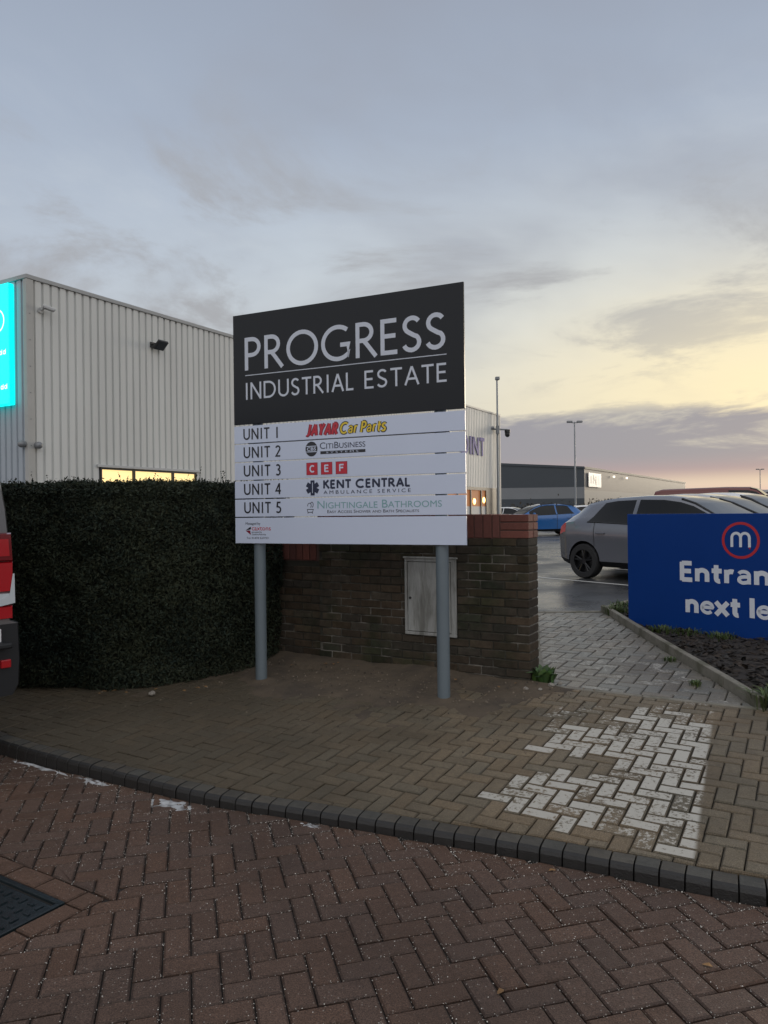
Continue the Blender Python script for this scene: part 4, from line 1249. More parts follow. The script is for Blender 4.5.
for t_, lab, off in ((.20, "small round grey sensor on the side corner trim of the unit", 0), (None, "small round grey sensor on the front corner of the unit", 1)):
    if t_ is not None:
        o_ = thing("wall_sensor", lab, "sensor", on_side(t_, 3.17, .0), EST, "round sensors at the building corner"); ax_ = (1, 0, 0)
    else:
        o_ = thing("wall_sensor", lab, "sensor", (B0[0] - U.x * .10 - Vv.x * 0, B0[1] - U.y * .10, 3.19), EST, "round sensors at the building corner"); ax_ = (0, -1, 0)
    m = MB(); m.tube([a * .02 for a in ax_], [a * .10 for a in ax_], .075, n=16); m.ball([a * .11 for a in ax_], .085, .085, .085); m.build("dome", M['grey'], o_, smooth=True)

# CCTV mast at the far corner
mp_ = (7.35, 44.0)
mast = thing("cctv_mast", "slim pole with a dark dome camera at the end of the grey unit", "camera pole", (6.62, 42.75, .28))
mz = lambda y_: 1.5 + (510.7 - y_) / 740 * 42.75 - .28
m = MB(); m.tube((0, 0, 0), (0, 0, mz(379)), .07, .05, 12); m.build("pole", M['galv'], mast, smooth=True)
m = MB(); m.box(-.10, .14, -.16, .10, mz(380), mz(377)); m.build("pole_cap", M['grey'], mast, bevel=.02)
m = MB(); m.tube((-.65, -.1, mz(429)), (.55, -.1, mz(430)), .045, n=8); m.box(-.09, .09, -.16, .1, mz(434), mz(426)); m.build("bracket", M['grey'], mast)
m = MB(); m.tube((-.75, -.3, mz(430)), (-.25, -.25, mz(428)), .09, n=10); m.build("bullet_camera", M['grey'], mast)
m = MB(); m.tube((.55, -.1, mz(430)), (.55, -.1, mz(433)), .16, n=14); m.ball((.55, -.1, mz(434.6)), .15, .15, .17); m.build("dome_camera", M['dark'], mast, smooth=True)

# ------------------------------------------------------------------ far warehouse and horizon
wh = thing("warehouse", "big far warehouse with charcoal gable end and long pale side", "building", (40.7, 150, .2))
A_ = (-26, 3); C_ = (0, 0); B_ = (60, 97); D_ = (20, 120)
Zt = 9.9
def wall_quad(mb, p, q, z0, z1, z2=None, off=0): mb.add([(p[0], p[1], z0), (q[0], q[1], z0), (q[0], q[1], z2 if z2 is not None else z1), (p[0], p[1], z1)], [(0, 1, 2, 3)])
m = MB(); wall_quad(m, A_, C_, 5.9, 11.4, Zt); wall_quad(m, A_, C_, 0, 3.6); m.build("gable_end", M['wdark'], wh)
m = MB(); wall_quad(m, A_, C_, 3.6, 5.9); m.build("gable_band", M['wband'], wh)
m = MB(); wall_quad(m, C_, B_, 5.3, Zt, Zt); wall_quad(m, B_, D_, 0, Zt); wall_quad(m, D_, A_, 0, Zt, 11.4); m.build("side_wall", M['wside'], wh)
m = MB(); wall_quad(m, C_, B_, 0, 5.3); m.build("lower_wall", M['wsidelow'], wh)
m = MB(); m.add([(A_[0], A_[1], 11.4), (C_[0], C_[1], Zt), (B_[0], B_[1], Zt), (D_[0], D_[1], 9.9)], [(0, 1, 2, 3)]); m.build("roof", M['roof'], wh)
dB = Vector((60, 97)).normalized(); nB = Vector((dB.y, -dB.x))
m = MB()
for a, b in ((C_, B_),): m.add([(a[0] + nB.x * .2, a[1] + nB.y * .2, Zt - .3), (b[0] + nB.x * .2, b[1] + nB.y * .2, Zt - .3), (b[0] + nB.x * .2, b[1] + nB.y * .2, Zt + .15), (a[0] + nB.x * .2, a[1] + nB.y * .2, Zt + .15)], [(0, 1, 2, 3)])
m.add([(A_[0], A_[1] - .2, 11.1), (C_[0], C_[1] - .2, Zt - .3), (C_[0], C_[1] - .2, Zt + .15), (A_[0], A_[1] - .2, 11.6)], [(0, 1, 2, 3)])
m.build("roof_trim", M['wdark'], wh)
ws = thing("warehouse_sign", "white panel with grey marks at the corner of the far warehouse", "sign", (40.7 + dB.x * 2.0 + nB.x * .25, 150 + dB.y * 2.0 + nB.y * .25, .2), math.atan2(dB.y, dB.x))
m = MB(); m.box(0, 9.2, -.1, .05, 6.0, 8.9); so = m.build("panel", M['platew'], ws)
m = MB(); stroke_strip(m, [(1.6, 6.7), (1.6, 8.3)], .5, -.12, 0); stroke_strip(m, [(3.2, 6.7), (3.2, 8.3), (5.2, 6.7), (5.2, 8.3)], .5, -.12, 0); rect(m, 6.8, 8.4, 6.6, 8.5, -.121, 1); m.build("mark", [M['grey'], M['vinylgrey']], so, fixn=False)
for k_, (px, lab) in enumerate(((612, "nearer lit wall lamp on the far warehouse side"), (625, "farther lit wall lamp on the far warehouse side"))):
    q = (px - 384) / 740; t_ = (q * 150 - 40.7) / (dB.x - q * dB.y)
    o_ = thing("wall_lamp", lab, "light", (40.7 + dB.x * t_ + nB.x * .3, 150 + dB.y * t_ + nB.y * .3, .2), math.atan2(dB.y, dB.x), "lit lamps on the warehouse")
    D_l = 150 + dB.y * t_
    m = MB(); z_ = 1.3 + (509 - (476.5 + k_ * 1.5)) / 740 * D_l; m.box(-.3, .3, -.4, -.05, z_ - .22, z_ + .22); m.build("lamp_head", M['wlamp'], o_, bevel=.06)

fsd = thing("distant_shed", "low pale roofed shed on the far horizon at the right", "building", (190, 330, .2))
m = MB(); m.box(-62, 90, 0, 40, 0, 8.2); m.build("walls", M['wband'], fsd)
m = MB(); m.box(-64, 92, -1, 41, 8.2, 9.2); m.build("roof", M['lgrey'], fsd)

def lamp_post(label, x, y, h, group, heads=2):
    o_ = thing("street_lamp", label, "lamp post", (x, y, .28), 0, group)
    m = MB(); m.tube((0, 0, 0), (0, 0, 1.2), .11, n=10); m.tube((0, 0, 1.2), (0, 0, h), .075, .05, 10); m.build("pole", M['galv'], o_, smooth=True)
    for s_ in (-1, 1):
        m = MB(); m.tube((0, 0, h - .08), (s_ * .25, 0, h - .05), .035, n=8); m.box(min(s_ * .18, s_ * .56), max(s_ * .18, s_ * .56), -.16, .16, h - .06, h + .08); m.build("lamp_head", M['grey'], o_, bevel=.03)
lamp_post("tall twin headed car park lamp standing behind the blue hatchback", 14.25, 55, 7.75, "lamp posts in the estate")
lamp_post("small far twin headed lamp at the right edge above the red van", 56, 110, 6.9, "lamp posts in the estate")

# ------------------------------------------------------------------ vehicles
def split_parts(me, slots, parent):
    bm0 = bmesh.new(); bm0.from_mesh(me)
    out = []
    for k, (nm, m) in enumerate(slots):
        fs = [f for f in bm0.faces if f.material_index == k]
        if not fs: out.append(None); continue
        groups = [fs]
        if nm in ("side_window", "door", "tail_light", "headlight"):
            left = [f for f in fs if f.calc_center_median().y > 0]; right = [f for f in fs if f.calc_center_median().y <= 0]
            groups = [g2 for g2 in (left, right) if g2]
        for gsel in groups:
            mp = {}; vs = []; fc = []
            for f in gsel:
                ids = []
                for v in f.verts:
                    if v.index not in mp: mp[v.index] = len(vs); vs.append(v.co[:])
                    ids.append(mp[v.index])
                fc.append(ids)
            m2 = bpy.data.meshes.new(nm); m2.from_pydata(vs, [], fc); m2.materials.append(m)
            m2.polygons.foreach_set("use_smooth", [True] * len(m2.polygons))
            try: m2.set_sharp_from_angle(angle=R(42))
            except Exception: pass
            o_ = bpy.data.objects.new(nm, m2); COL.objects.link(o_); o_.parent = parent; out.append(o_)
    bm0.free(); return out
def boolean_cut(me, cutters):
    o_ = bpy.data.objects.new("cut_body", me); COL.objects.link(o_); tmp = [o_]
    for cme in cutters:
        c_ = bpy.data.objects.new("cutter", cme); COL.objects.link(c_); tmp.append(c_)
        b = o_.modifiers.new("b", 'BOOLEAN'); b.operation = 'DIFFERENCE'; b.solver = 'EXACT'; b.object = c_
    dg = C.evaluated_depsgraph_get(); dg.update()
    res = bpy.data.meshes.new_from_object(o_.evaluated_get(dg))
    for t in tmp: bpy.data.objects.remove(t)
    return res

HATCH = dict(
    top=[(-2.03, .56), (-2.025, .70), (-1.99, .86), (-1.92, .97), (-1.80, 1.06), (-1.56, 1.24), (-1.42, 1.325), (-1.2, 1.375), (-.85, 1.415), (-.3, 1.435), (.1, 1.425), (.4, 1.375), (.62, 1.30), (1.22, .985), (1.35, .94), (1.6, .88), (1.85, .78), (1.97, .67), (2.03, .5)],
    belt=[(-2.03, .50), (-2.0, .78), (-1.93, .90), (-1.80, .97), (-1.5, 1.0), (-1.0, .98), (0, .935), (1.1, .905), (1.35, .87), (1.7, .79), (1.9, .68), (2.03, .44)],
    bot=[(-2.03, .40), (-1.96, .28), (-1.7, .22), (1.65, .20), (1.93, .24), (2.03, .34)],
    wb=[(-2.03, .60), (-2.0, .69), (-1.93, .76), (-1.75, .835), (-1.34, .875), (-.9, .872), (.8, .872), (1.3, .865), (1.65, .80), (1.88, .69), (2.03, .46)],
    wr=[(-2.03, .56), (-1.95, .62), (-1.7, .58), (-1.4, .585), (-.6, .60), (.2, .60), (.62, .62), (1.22, .74), (1.5, .74), (1.85, .62), (2.03, .40)],
    axles=(-1.34, 1.20), wheel=.305, win=(-1.20, -.41, -.34, .98), wind=(.38, 1.24), rear=(-1.80, -1.46), doors=((-1.10, -.38), (-.37, .66)), skew=(-1.20, .22), half=2.03)
def scaled(P, sx, sz, sy=1.0, wheel=None):
    Q = dict(P)
    for k in ('top', 'belt', 'bot'): Q[k] = [(x * sx, z * sz) for x, z in P[k]]
    for k in ('wb', 'wr'): Q[k] = [(x * sx, w * sy) for x, w in P[k]]
    for k in ('axles', 'win', 'wind', 'rear'): Q[k] = tuple(x * sx for x in P[k])
    Q['skew'] = (P['skew'][0] * sx, P['skew'][1]) if 'skew' in P else None; Q['doors'] = tuple(tuple(x * sx for x in d) for d in P['doors']); Q['half'] = P['half'] * sx
    if wheel: Q['wheel'] = wheel
    return Q
VAN = dict(
    top=[(-2.5, .7), (-2.495, 1.2), (-2.48, 1.75), (-2.42, 1.88), (-2.2, 1.94), (0, 1.97), (.75, 1.95), (1.0, 1.88), (1.72, 1.25), (1.85, 1.17), (2.3, 1.02), (2.45, .85), (2.5, .5)],
    belt=[(-2.5, .6), (-2.49, 1.0), (-2.4, 1.14), (0, 1.14), (1.6, 1.10), (1.9, 1.02), (2.3, .88), (2.5, .45)],
    bot=[(-2.5, .45), (-2.4, .32), (2.3, .28), (2.5, .35)],
    wb=[(-2.5, .86), (-2.45, .93), (-2.2, .96), (1.7, .96), (2.2, .88), (2.42, .72), (2.5, .5)],
    wr=[(-2.5, .80), (-2.4, .82), (.7, .80), (1.0, .80), (1.72, .86), (2.2, .78), (2.5, .44)],
    axles=(-1.45, 1.62), wheel=.34, win=(.10, .11, .12, 1.50), wind=(.80, 1.78), rear=(-2.49, -2.42), doors=((-.1, .05), (.12, 1.35)), half=2.5)


def make_wheel(parent, x, y, r, side, rimmat):
    w = .2; s = side
    m = MB(); m.lathe([(r * .66, -w / 2), (r * .93, -w / 2), (r * .985, -w * .40), (r, -w * .25), (r, w * .25), (r * .985, w * .40), (r * .93, w / 2), (r * .66, w / 2)], (x, y, r), 'y', 32)
    wh_ = m.build("wheel", M['rubber'], parent, smooth=True)
    m = MB(); o = s * w * .38
    m.lathe([(r * .68, s * w * .5), (r * .64, s * w * .46), (r * .62, s * w * .1), (0.001, s * w * .1)], (x, y, r), 'y', 32)
    for k in range(5):
        a = R(90 + k * 72)
        for da in (-.16, .16):
            p0 = (x + .05 * math.cos(a), y + o * .9, r + .05 * math.sin(a)); p1 = (x + r * .64 * math.cos(a + da), y + o, r + r * .64 * math.sin(a + da))
            m.tube(p0, p1, .022, .018, 6)
    m.tube((x, y + s * .02, r), (x, y + o * 1.05, r), .05, n=12)
    m.build("rim", rimmat, wh_)


def make_car(name, label, cat, x, y, heading, paint, P, group=None, rim='rim', rails=False, windows=True, z=None):
    """heading: direction of the nose in the ground plane (radians)"""
    root = thing(name, label, cat, (x, y, zg(x, y) - .004 if z is None else z), heading, group)
    hf = P['half']
    f = {k: (lambda xs, a=np.array(P[k]): np.interp(xs, a[:, 0], a[:, 1])) for k in ('top', 'belt', 'bot', 'wb', 'wr')}
    ks = set()
    for k in ('top', 'belt', 'wb', 'bot'): ks |= {round(a, 3) for a, _ in P[k]}
    ks |= {round(a, 3) for a in (*P['win'], *P['wind'], *P['rear'])} | {round(a, 3) for d in P['doors'] for a in d}
    base = sorted(ks); xs = []
    for a, b in zip(base[:-1], base[1:]):
        if b - a < .008: continue
        n = max(1, int((b - a) / .11)); xs += [a + (b - a) * i / n for i in range(n)]
    xs.append(hf)
    def sect(x_):
        t, be, bo, wb, wr = (float(f[k](x_)) for k in ('top', 'belt', 'bot', 'wb', 'wr'))
        be = min(be, t - .03); bo = min(bo, be - .04); h = be - bo; g2 = t - be
        pts = [(0, bo), (wb * .86, bo), (wb * .965, bo + h * .13), (wb * .978, bo + h * .36), (wb * .985, bo + h * .60), (wb, bo + h * .78), (wb * .955, be)]
        k = min(1, g2 / .35)
        y7 = wr + (1 - k) * .02
        pts += [(wb * .94 + (y7 - wb * .94) * .30, be + g2 * .24), (wb * .94 + (y7 - wb * .94) * .68, be + g2 * .56), (y7, be + g2 * .84), (y7 * .90, be + g2 * .945), (y7 * .55, be + g2 * .992), (0, t)]
        return pts
    vs, fs, mi = [], [], []
    secs = [sect(x_) for x_ in xs]; m = len(secs[0]); ring_n = 2 * m - 2
    SK = P.get('skew')
    def skx(x_, j):
        if not SK or j < 6 or j > 9: return x_
        return x_ + SK[1] * ((j - 6) / 3 - .25) * max(0.0, 1 - abs(x_ - SK[0]) / .55)
    for x_, sc_ in zip(xs, secs):
        for j_, (yy_, zz_) in enumerate(sc_): vs.append((skx(x_, j_), yy_, zz_))
        for j_, (yy_, zz_) in list(enumerate(sc_))[-2:0:-1]: vs.append((skx(x_, j_), -yy_, zz_))
    inr = lambda v, r_: r_[0] - 1e-4 <= v <= r_[1] + 1e-4
    for i in range(len(xs) - 1):
        xm = (xs[i] + xs[i + 1]) / 2
        for j in range(ring_n):
            a, b = i * ring_n + j, i * ring_n + (j + 1) % ring_n
            jj = j if j < m - 1 else ring_n - 1 - j
            k = 0
            if jj <= 1: k = 1
            if 6 <= jj <= 8 and windows and (inr(xm, P['win'][:2]) or inr(xm, P['win'][2:])): k = 2
            if jj >= 10 and inr(xm, P['wind']): k = 3
            if jj >= 10 and inr(xm, P['rear']): k = 4
            if 2 <= jj <= 5 and inr(xm, P['doors'][0]): k = 5
            if 2 <= jj <= 5 and inr(xm, P['doors'][1]): k = 6
            if jj == 5 and xm < -hf * .87: k = 7
            if 4 <= jj <= 5 and xm > hf * .80: k = 8
            fs.append((a, b, b + ring_n, a + ring_n)); mi.append(k)
    fs.append(tuple(range(ring_n - 1, -1, -1))); mi.append(0)
    fs.append(tuple(range((len(xs) - 1) * ring_n, len(xs) * ring_n))); mi.append(0)
    slots = [("body", paint), ("lower_trim", M['trim']), ("side_window", M['glass']), ("windscreen", M['screen']), ("rear_window", M['glass']), ("door", paint), ("door", paint), ("tail_light", M['tail']), ("headlight", M['clearlens'])]
    me = bpy.data.meshes.new(name); me.from_pydata(vs, [], fs)
    for _, m_ in slots: me.materials.append(m_)
    me.polygons.foreach_set("material_index", mi)
    bm = bmesh.new(); bm.from_mesh(me); bmesh.ops.recalc_face_normals(bm, faces=bm.faces); bm.to_mesh(me); bm.free()
    cut = []
    r = P['wheel']
    for ax in P['axles']:
        for s_ in (-1, 1):
            c_ = MB(); c_.tube((ax, s_ * .52, r + .01), (ax, s_ * 1.3, r + .01), r * 1.13, n=32)
            cm = bpy.data.meshes.new("c"); cm.from_pydata(c_.v, [], c_.f)
            cm.materials.append(M['trim'])
            b2 = bmesh.new(); b2.from_mesh(cm); bmesh.ops.recalc_face_normals(b2, faces=b2.faces); b2.to_mesh(cm); b2.free()
            cut.append(cm)
    me = boolean_cut(me, cut)
    # faces made by the cutter take the trim slot
    names = [s_.name if s_ else '' for s_ in me.materials]
    trim_idx = names.index(M['trim'].name) if M['trim'].name in names else 1
    if len(me.materials) > len(slots):
        for p in me.polygons:
            if p.material_index >= len(slots): p.material_index = 1
    split_parts(me, slots, root)
    wbx = lambda x_: float(f['wb'](x_))
    for ax in P['axles']:
        for s_ in (-1, 1): make_wheel(root, ax, s_ * (wbx(ax) - .115), r, s_, M[rim])
    # door gaps, handles, mirrors, plates
    for x_ in sorted({d for dd in P['doors'] for d in dd}):
        sc_ = sect(x_)
        for s_ in (-1, 1):
            gp = MB()
            for (ya, za), (yb, zb_) in zip(sc_[2:6], sc_[3:7]):
                gp.add([(x_ - .006, s_ * (ya + .002), za), (x_ + .006, s_ * (ya + .002), za), (x_ + .006, s_ * (yb + .002), zb_), (x_ - .006, s_ * (yb + .002), zb_)], [(0, 1, 2, 3)])
            gp.build("door_gap", M['trim'], root, fixn=False)
    for x0, x1 in P['doors']:
        for s_ in (-1, 1):
            h = MB(); xm = x0 + .14; sc_ = sect(xm); yb = sc_[5][0]; zb_ = sc_[5][1] - .015
            h.box(xm - .09, xm + .09, min(s_ * (yb - .005), s_ * (yb + .028)), max(s_ * (yb - .005), s_ * (yb + .028)), zb_ - .014, zb_ + .014); h.build("door_handle", paint, root, bevel=.008)
    for s_ in (-1, 1):
        h = MB(); xm = P['wind'][1] - .42 if P['half'] < 2.4 else P['wind'][1] - .25
        yb = float(f['wb'](xm)); zb_ = float(f['belt'](xm)) + .07
        h.ball((xm, s_ * (yb + .06), zb_), .07, .11, .065, 12, 8); h.build("mirror", paint, root, smooth=True)
    for s_ in (-1, 1):
        rg = [x_ for x_ in xs if P['wind'][0] - 1e-4 <= x_ <= P['wind'][1] + 1e-4]; sl = MB()
        pts = [(x_, s_ * sect(x_)[10][0], sect(x_)[10][1]) for x_ in rg]
        for p_, q_ in zip(pts[:-1], pts[1:]): sl.tube(p_, q_, .020, n=6)
        sl.build("windscreen_seal", M['trim'], root)
        if windows:
            sl = MB(); rg = [x_ for x_ in xs if P['win'][0] - 1e-4 <= x_ <= P['win'][3] + 1e-4]
            pts = [(skx(x_, 6), s_ * (sect(x_)[6][0] + .002), sect(x_)[6][1]) for x_ in rg]
            for p_, q_ in zip(pts[:-1], pts[1:]): sl.tube(p_, q_, .011, n=6)
            sl.build("window_trim", M['trim'], root)
    pl = MB(); pl.box(-hf - .015, -hf + .02, -.26, .26, .48, .59); pl.build("number_plate", M['plate'], root)
    if rails:
        for s_ in (-1, 1):
            h = MB()
            for x0, x1 in ((-1.4, -.5), (-.5, .35)):
                h.tube((x0, s_ * .57, float(f['top'](x0)) + .02), (x1, s_ * .57, float(f['top'](x1)) + .02), .022, n=8)
            for x_ in (-1.35, -.5, .3): h.tube((x_, s_ * .57, float(f['top'](x_)) - .06), (x_, s_ * .57, float(f['top'](x_)) + .02), .022, n=8)
            h.build("roof_rail", M['trim'], root)
    return root

def head(a): return -R(a)      # nose to the right, turned towards the camera by a degrees
ca = 54
fx, fy = math.cos(R(ca)), -math.sin(R(ca)); lx, ly = math.sin(R(ca)), math.cos(R(ca))
# rear near wheel of the grey car stands here
gx, gy = 3.55, 13.0
ox, oy = gx + fx * 1.34 + lx * .76, gy + fy * 1.34 + ly * .76
make_car("parked_car", "grey hatchback with black wheels parked beside the blue entrance sign", "car", ox, oy, head(ca), M['cargrey'], HATCH, "cars parked in the car park")
make_car("parked_car", "silver hatchback parked next to the grey one, only roof and windscreen showing", "car", ox + lx * 2.35 - fx * .9, oy + ly * 2.35 - fy * .9, head(ca), M['carsilver'], scaled(HATCH, 1.02, 1.04), "cars parked in the car park")
make_car("parked_car", "white hatchback last in the near row, only windscreen and roof edge showing", "car", ox + lx * 4.7 - fx * 1.6, oy + ly * 4.7 - fy * 1.6, head(ca), M['carwhite'], scaled(HATCH, 1.05, 1.08), "cars parked in the car park")
make_car("parked_car", "bright blue hatchback with black roof rails beyond the wall end", "car", 7.5, 35.2, R(180 + 14), M['carblue'], scaled(HATCH, 1.0, 1.05), "cars parked in the car park", rails=True)
make_car("parked_car", "white car parked just behind the blue hatchback", "car", 11.4, 43.5, R(180 + 10), M['carwhite'], scaled(HATCH, 1.05, 1.02), "cars parked in the car park", rim='rimsilver')
make_car("parked_car", "small far white hatchback by the end of the grey unit", "car", 9.5, 55, R(-35), M['carwhite'], scaled(HATCH, .92, 1.02), "cars parked in the car park", rim='rimsilver')
make_car("parked_van", "dull red van with dark windscreen behind the row of parked cars", "van", 12.6, 27.0, R(-34), M['carred'], scaled(VAN, 1.0, 1.0), None)

# bay lines
def bay(label, x, y, ang, L, w=.1):
    m = MB(); m.box(-L / 2, L / 2, -w / 2, w / 2, -.002, .001)
    return m
bl = MB()
for k in range(0, 4):
    o_ = Vector((ox, oy)) + Vector((lx, ly)) * (2.45 * k - 1.25)
    for sgn_ in (0,):
        a = o_ - Vector((fx, fy)) * 2.3; b = o_ + Vector((fx, fy)) * 2.3; n_ = Vector((lx, ly)) * .05
        pts = [a - n_, b - n_, b + n_, a + n_]
        bl.add([(p.x, p.y, zg(p.x, p.y) + .001) for p in pts], [(0, 1, 2, 3)])
for k in range(-2, 3):
    a = Vector((7.75, 35.2)) + Vector((0.97, .24)) * (k * 0) + Vector((.24, -.97)) * (k * 2.5 + 1.25); d = Vector((.97, .24)); n_ = Vector((-.24, .97)) * .06
    pts = [a - d * 2.4 - n_, a + d * 2.4 - n_, a + d * 2.4 + n_, a - d * 2.4 + n_]
    bl.add([(p.x, p.y, zg(p.x, p.y) + .001) for p in pts], [(0, 1, 2, 3)])
kind(bl.build("bay_markings", M['line'], fixn=False), 'structure')

# van at the left edge: its rear right corner is in view
vh = math.atan2(.66, -.75)
van = thing("parked_van", "dark grey van at the left edge showing its red rear light", "van", (-2.30, 4.60, 0), vh)
# local x forward, y left; right side at y = 0
inw = [(.40, .01), (.46, -.025), (.62, -.032), (.84, -.025), (.86, .022), (1.10, .020), (1.38, .026), (1.55, .040), (1.72, .068), (2.0, .115), (2.28, .19), (2.42, .32), (2.46, .6)]
stn = [(-.02, .022), (.0, .008), (.035, .001), (.10, 0.0), (1.5, 0), (3.6, 0), (4.6, .02), (5.1, .09), (5.4, .22)]
def van_top(x_): return np.interp(x_, [0, 3.2, 3.9, 4.7, 5.4], [1, 1, .97, .52, .42])
Wv = 2.05; vs, fs, mi = [], [], []
for x_, add in stn:
    right = []
    for z_, i_ in inw:
        zz_ = .40 + (z_ - .40) * (van_top(x_) if z_ > .9 else 1) if x_ > 3 else z_
        right.append((x_ + (i_ * .25 if x_ < .2 and z_ > .9 else 0), i_ + add, zz_))
    vs += right + [(p[0], Wv - p[1], p[2]) for p in right[::-1]]
n = 2 * len(inw)
for i in range(len(stn) - 1):
    for j in range(n):
        j2 = (j + 1) % n; fs.append((i * n + j, i * n + j2, (i + 1) * n + j2, (i + 1) * n + j)); jj = min(j, n - 2 - j)
        mi.append(1 if jj < 4 else 0)
# rear cap split into bumper and doors
nb = 4
fs.append(tuple(range(0, nb)) + tuple(range(n - nb, n))); mi.append(1)
fs.append(tuple(range(nb - 1, n - nb + 1))); mi.append(0)
fs.append(tuple(range((len(stn) - 1) * n, len(stn) * n))); mi.append(0)
vb = MB(); vb.v = vs; vb.f = fs; vb.mi = mi; vb.rnd = [None] * len(fs)
me_o = vb.build("tmp", [M['vangrey'], M['trim']], None)
tmpme = me_o.data; bpy.data.objects.remove(me_o)
split_parts(tmpme, [("body", M['vangrey']), ("bumper", M['trim'])], van)
lt = MB()
def lens(z0, z1, y0a, y0b, wd, mi, proud=.03):
    """lens on the rear face; outer edge follows the body"""
    vs = [(-.02, y0a + .0, z0), (-.02, y0a + wd, z0), (-.02 + .0, y0b + wd, z1), (-.02, y0b, z1)]
    out = [(-.02 - proud, y0a + .012, z0 + .008), (-.02 - proud, y0a + wd - .01, z0 + .008), (-.02 - proud, y0b + wd - .01, z1 - .008), (-.02 - proud, y0b + .012, z1 - .008)]
    side = [(.075, y0a - .012, z0), (.075, y0b - .012, z1)]
    V_ = vs + out + side
    lt.add(V_, [(4, 5, 6, 7), (0, 1, 5, 4), (1, 2, 6, 5), (2, 3, 7, 6), (3, 0, 4, 7), (8, 0, 3, 9), (8, 9, 3, 0)], mi)
lens(1.225, 1.40, .022, .030, .16, 2); lens(1.036, 1.224, .024, .022, .15, 0); lens(1.25, 1.37, .040, .046, .10, 0, .034); lens(.87, .955, .026, .026, .16, 0); lens(.96, 1.036, .026, .025, .16, 1)
tl = lt.build("tail_light", [M['tail'], M['clearlens'], M['taildeep']], van, fixn=True)
m = MB(); m.prism([(.035, 1.15), (.022, 1.15), (.020, .97), (.12, .955), (.12, .985), (.055, 1.02)], 0, 1, 0)
m2 = MB(); m2.add([(-.054 - .004 * (p[1]), p[0] if p[0] > .03 else p[0] + .004, p[2]) for p in m.v], m.f); m2.build("reversing_lens", M['clearlens'], tl)
m = MB(); m.box(-.045, -.02, .045, .105, .575, .625); m.build("reflector", M['tail'], van, bevel=.005)
m = MB(); m.box(-.04, -.018, .10, .24, .735, .815); m.build("corner_plate", M['platew'], van, bevel=.003)
m = MB(); m.box(-.11, -.02, .06, Wv - .06, .70, .735); m.build("bumper_step", M['trim'], van, bevel=.01)
m = MB(); m.box(-.028, -.018, Wv / 2 - .008, Wv / 2 + .008, .86, 2.3); m.build("door_gap", M['trim'], van)
for x_ in (.95, 4.35):
    for y_, s_ in ((.14, -1), (Wv - .14, 1)): make_wheel(van, x_, y_, .345, s_, M['rimsilver'])

# ------------------------------------------------------------------ plants
def bush(label, x, y, wx, wy, h, n, size, seed, group, name="scrub_bush", m='bush'):
    o_ = thing(name, label, "bush", (x, y, .2), 0, group)
    g2 = np.random.default_rng(seed); cl_ = g2.normal(0, 1, (14, 3)) * np.array([wx * .38, wy * .35, 0]); hh = h * g2.uniform(.5, .95, 14)
    pick = g2.integers(0, 14, n); d = g2.normal(0, 1, (n, 3)); d /= np.linalg.norm(d, axis=1)[:, None]
    P = cl_[pick].copy(); P[:, 2] = hh[pick] * .5
    P += d * np.stack([np.full(n, wx * .2), np.full(n, wy * .2), hh[pick] * .5], 1) * g2.uniform(.5, 1.05, n)[:, None]
    P[:, 2] = np.abs(P[:, 2])
    V, F, rn = leaf_cloud(P, d, size, .8, seed); fast_mesh("foliage", V, F, M[m], rn, o_)
    for k in range(10):
        st = MB(); a = cl_[k]; st.tube((a[0] * .7, a[1] * .7, 0), (a[0], a[1], hh[k] * .8), size * .18, size * .08, 5)
        st.build("stem", M['twig'], o_)
for k, (px, D, w_, h_, lab) in enumerate(((552, 80, 7, 2.6, "brown leafless scrub beyond the blue hatchback, in front of the charcoal gable"),
                                          (592, 100, 6, 2.0, "low dark scrub right of the tall twin lamp, under the warehouse corner"),
                                          (613, 130, 9, 4.0, "rounded dark bush under the lit lamps of the warehouse"),
                                          (640, 140, 10, 3.6, "dark bush at the middle of the warehouse side"),
                                          (664, 160, 10, 3.2, "farthest dark bush at the right end of the warehouse side"))):
    bush(lab, (px - 384) / 740 * D, D, w_, 3, h_, 1400, .22 if D > 90 else .14, 40 + k, "bushes along the warehouse")
# long low hedge bank in front of the warehouse
g2 = np.random.default_rng(9); N = 9000
xq = g2.uniform(20, 75, N); yq = 118 + (xq - 20) * .5 + g2.uniform(-2, 2, N); zq = .2 + np.abs(g2.normal(0, .9, N))
V, F, rn = leaf_cloud(np.stack([xq, yq, zq], 1), g2.normal(0, 1, (N, 3)), .3, .5, 6)
kind(fast_mesh("scrub_bank", V, F, M['bush'], rn), 'stuff', "long low bank of dark scrub along the foot of the far warehouse", "scrub")

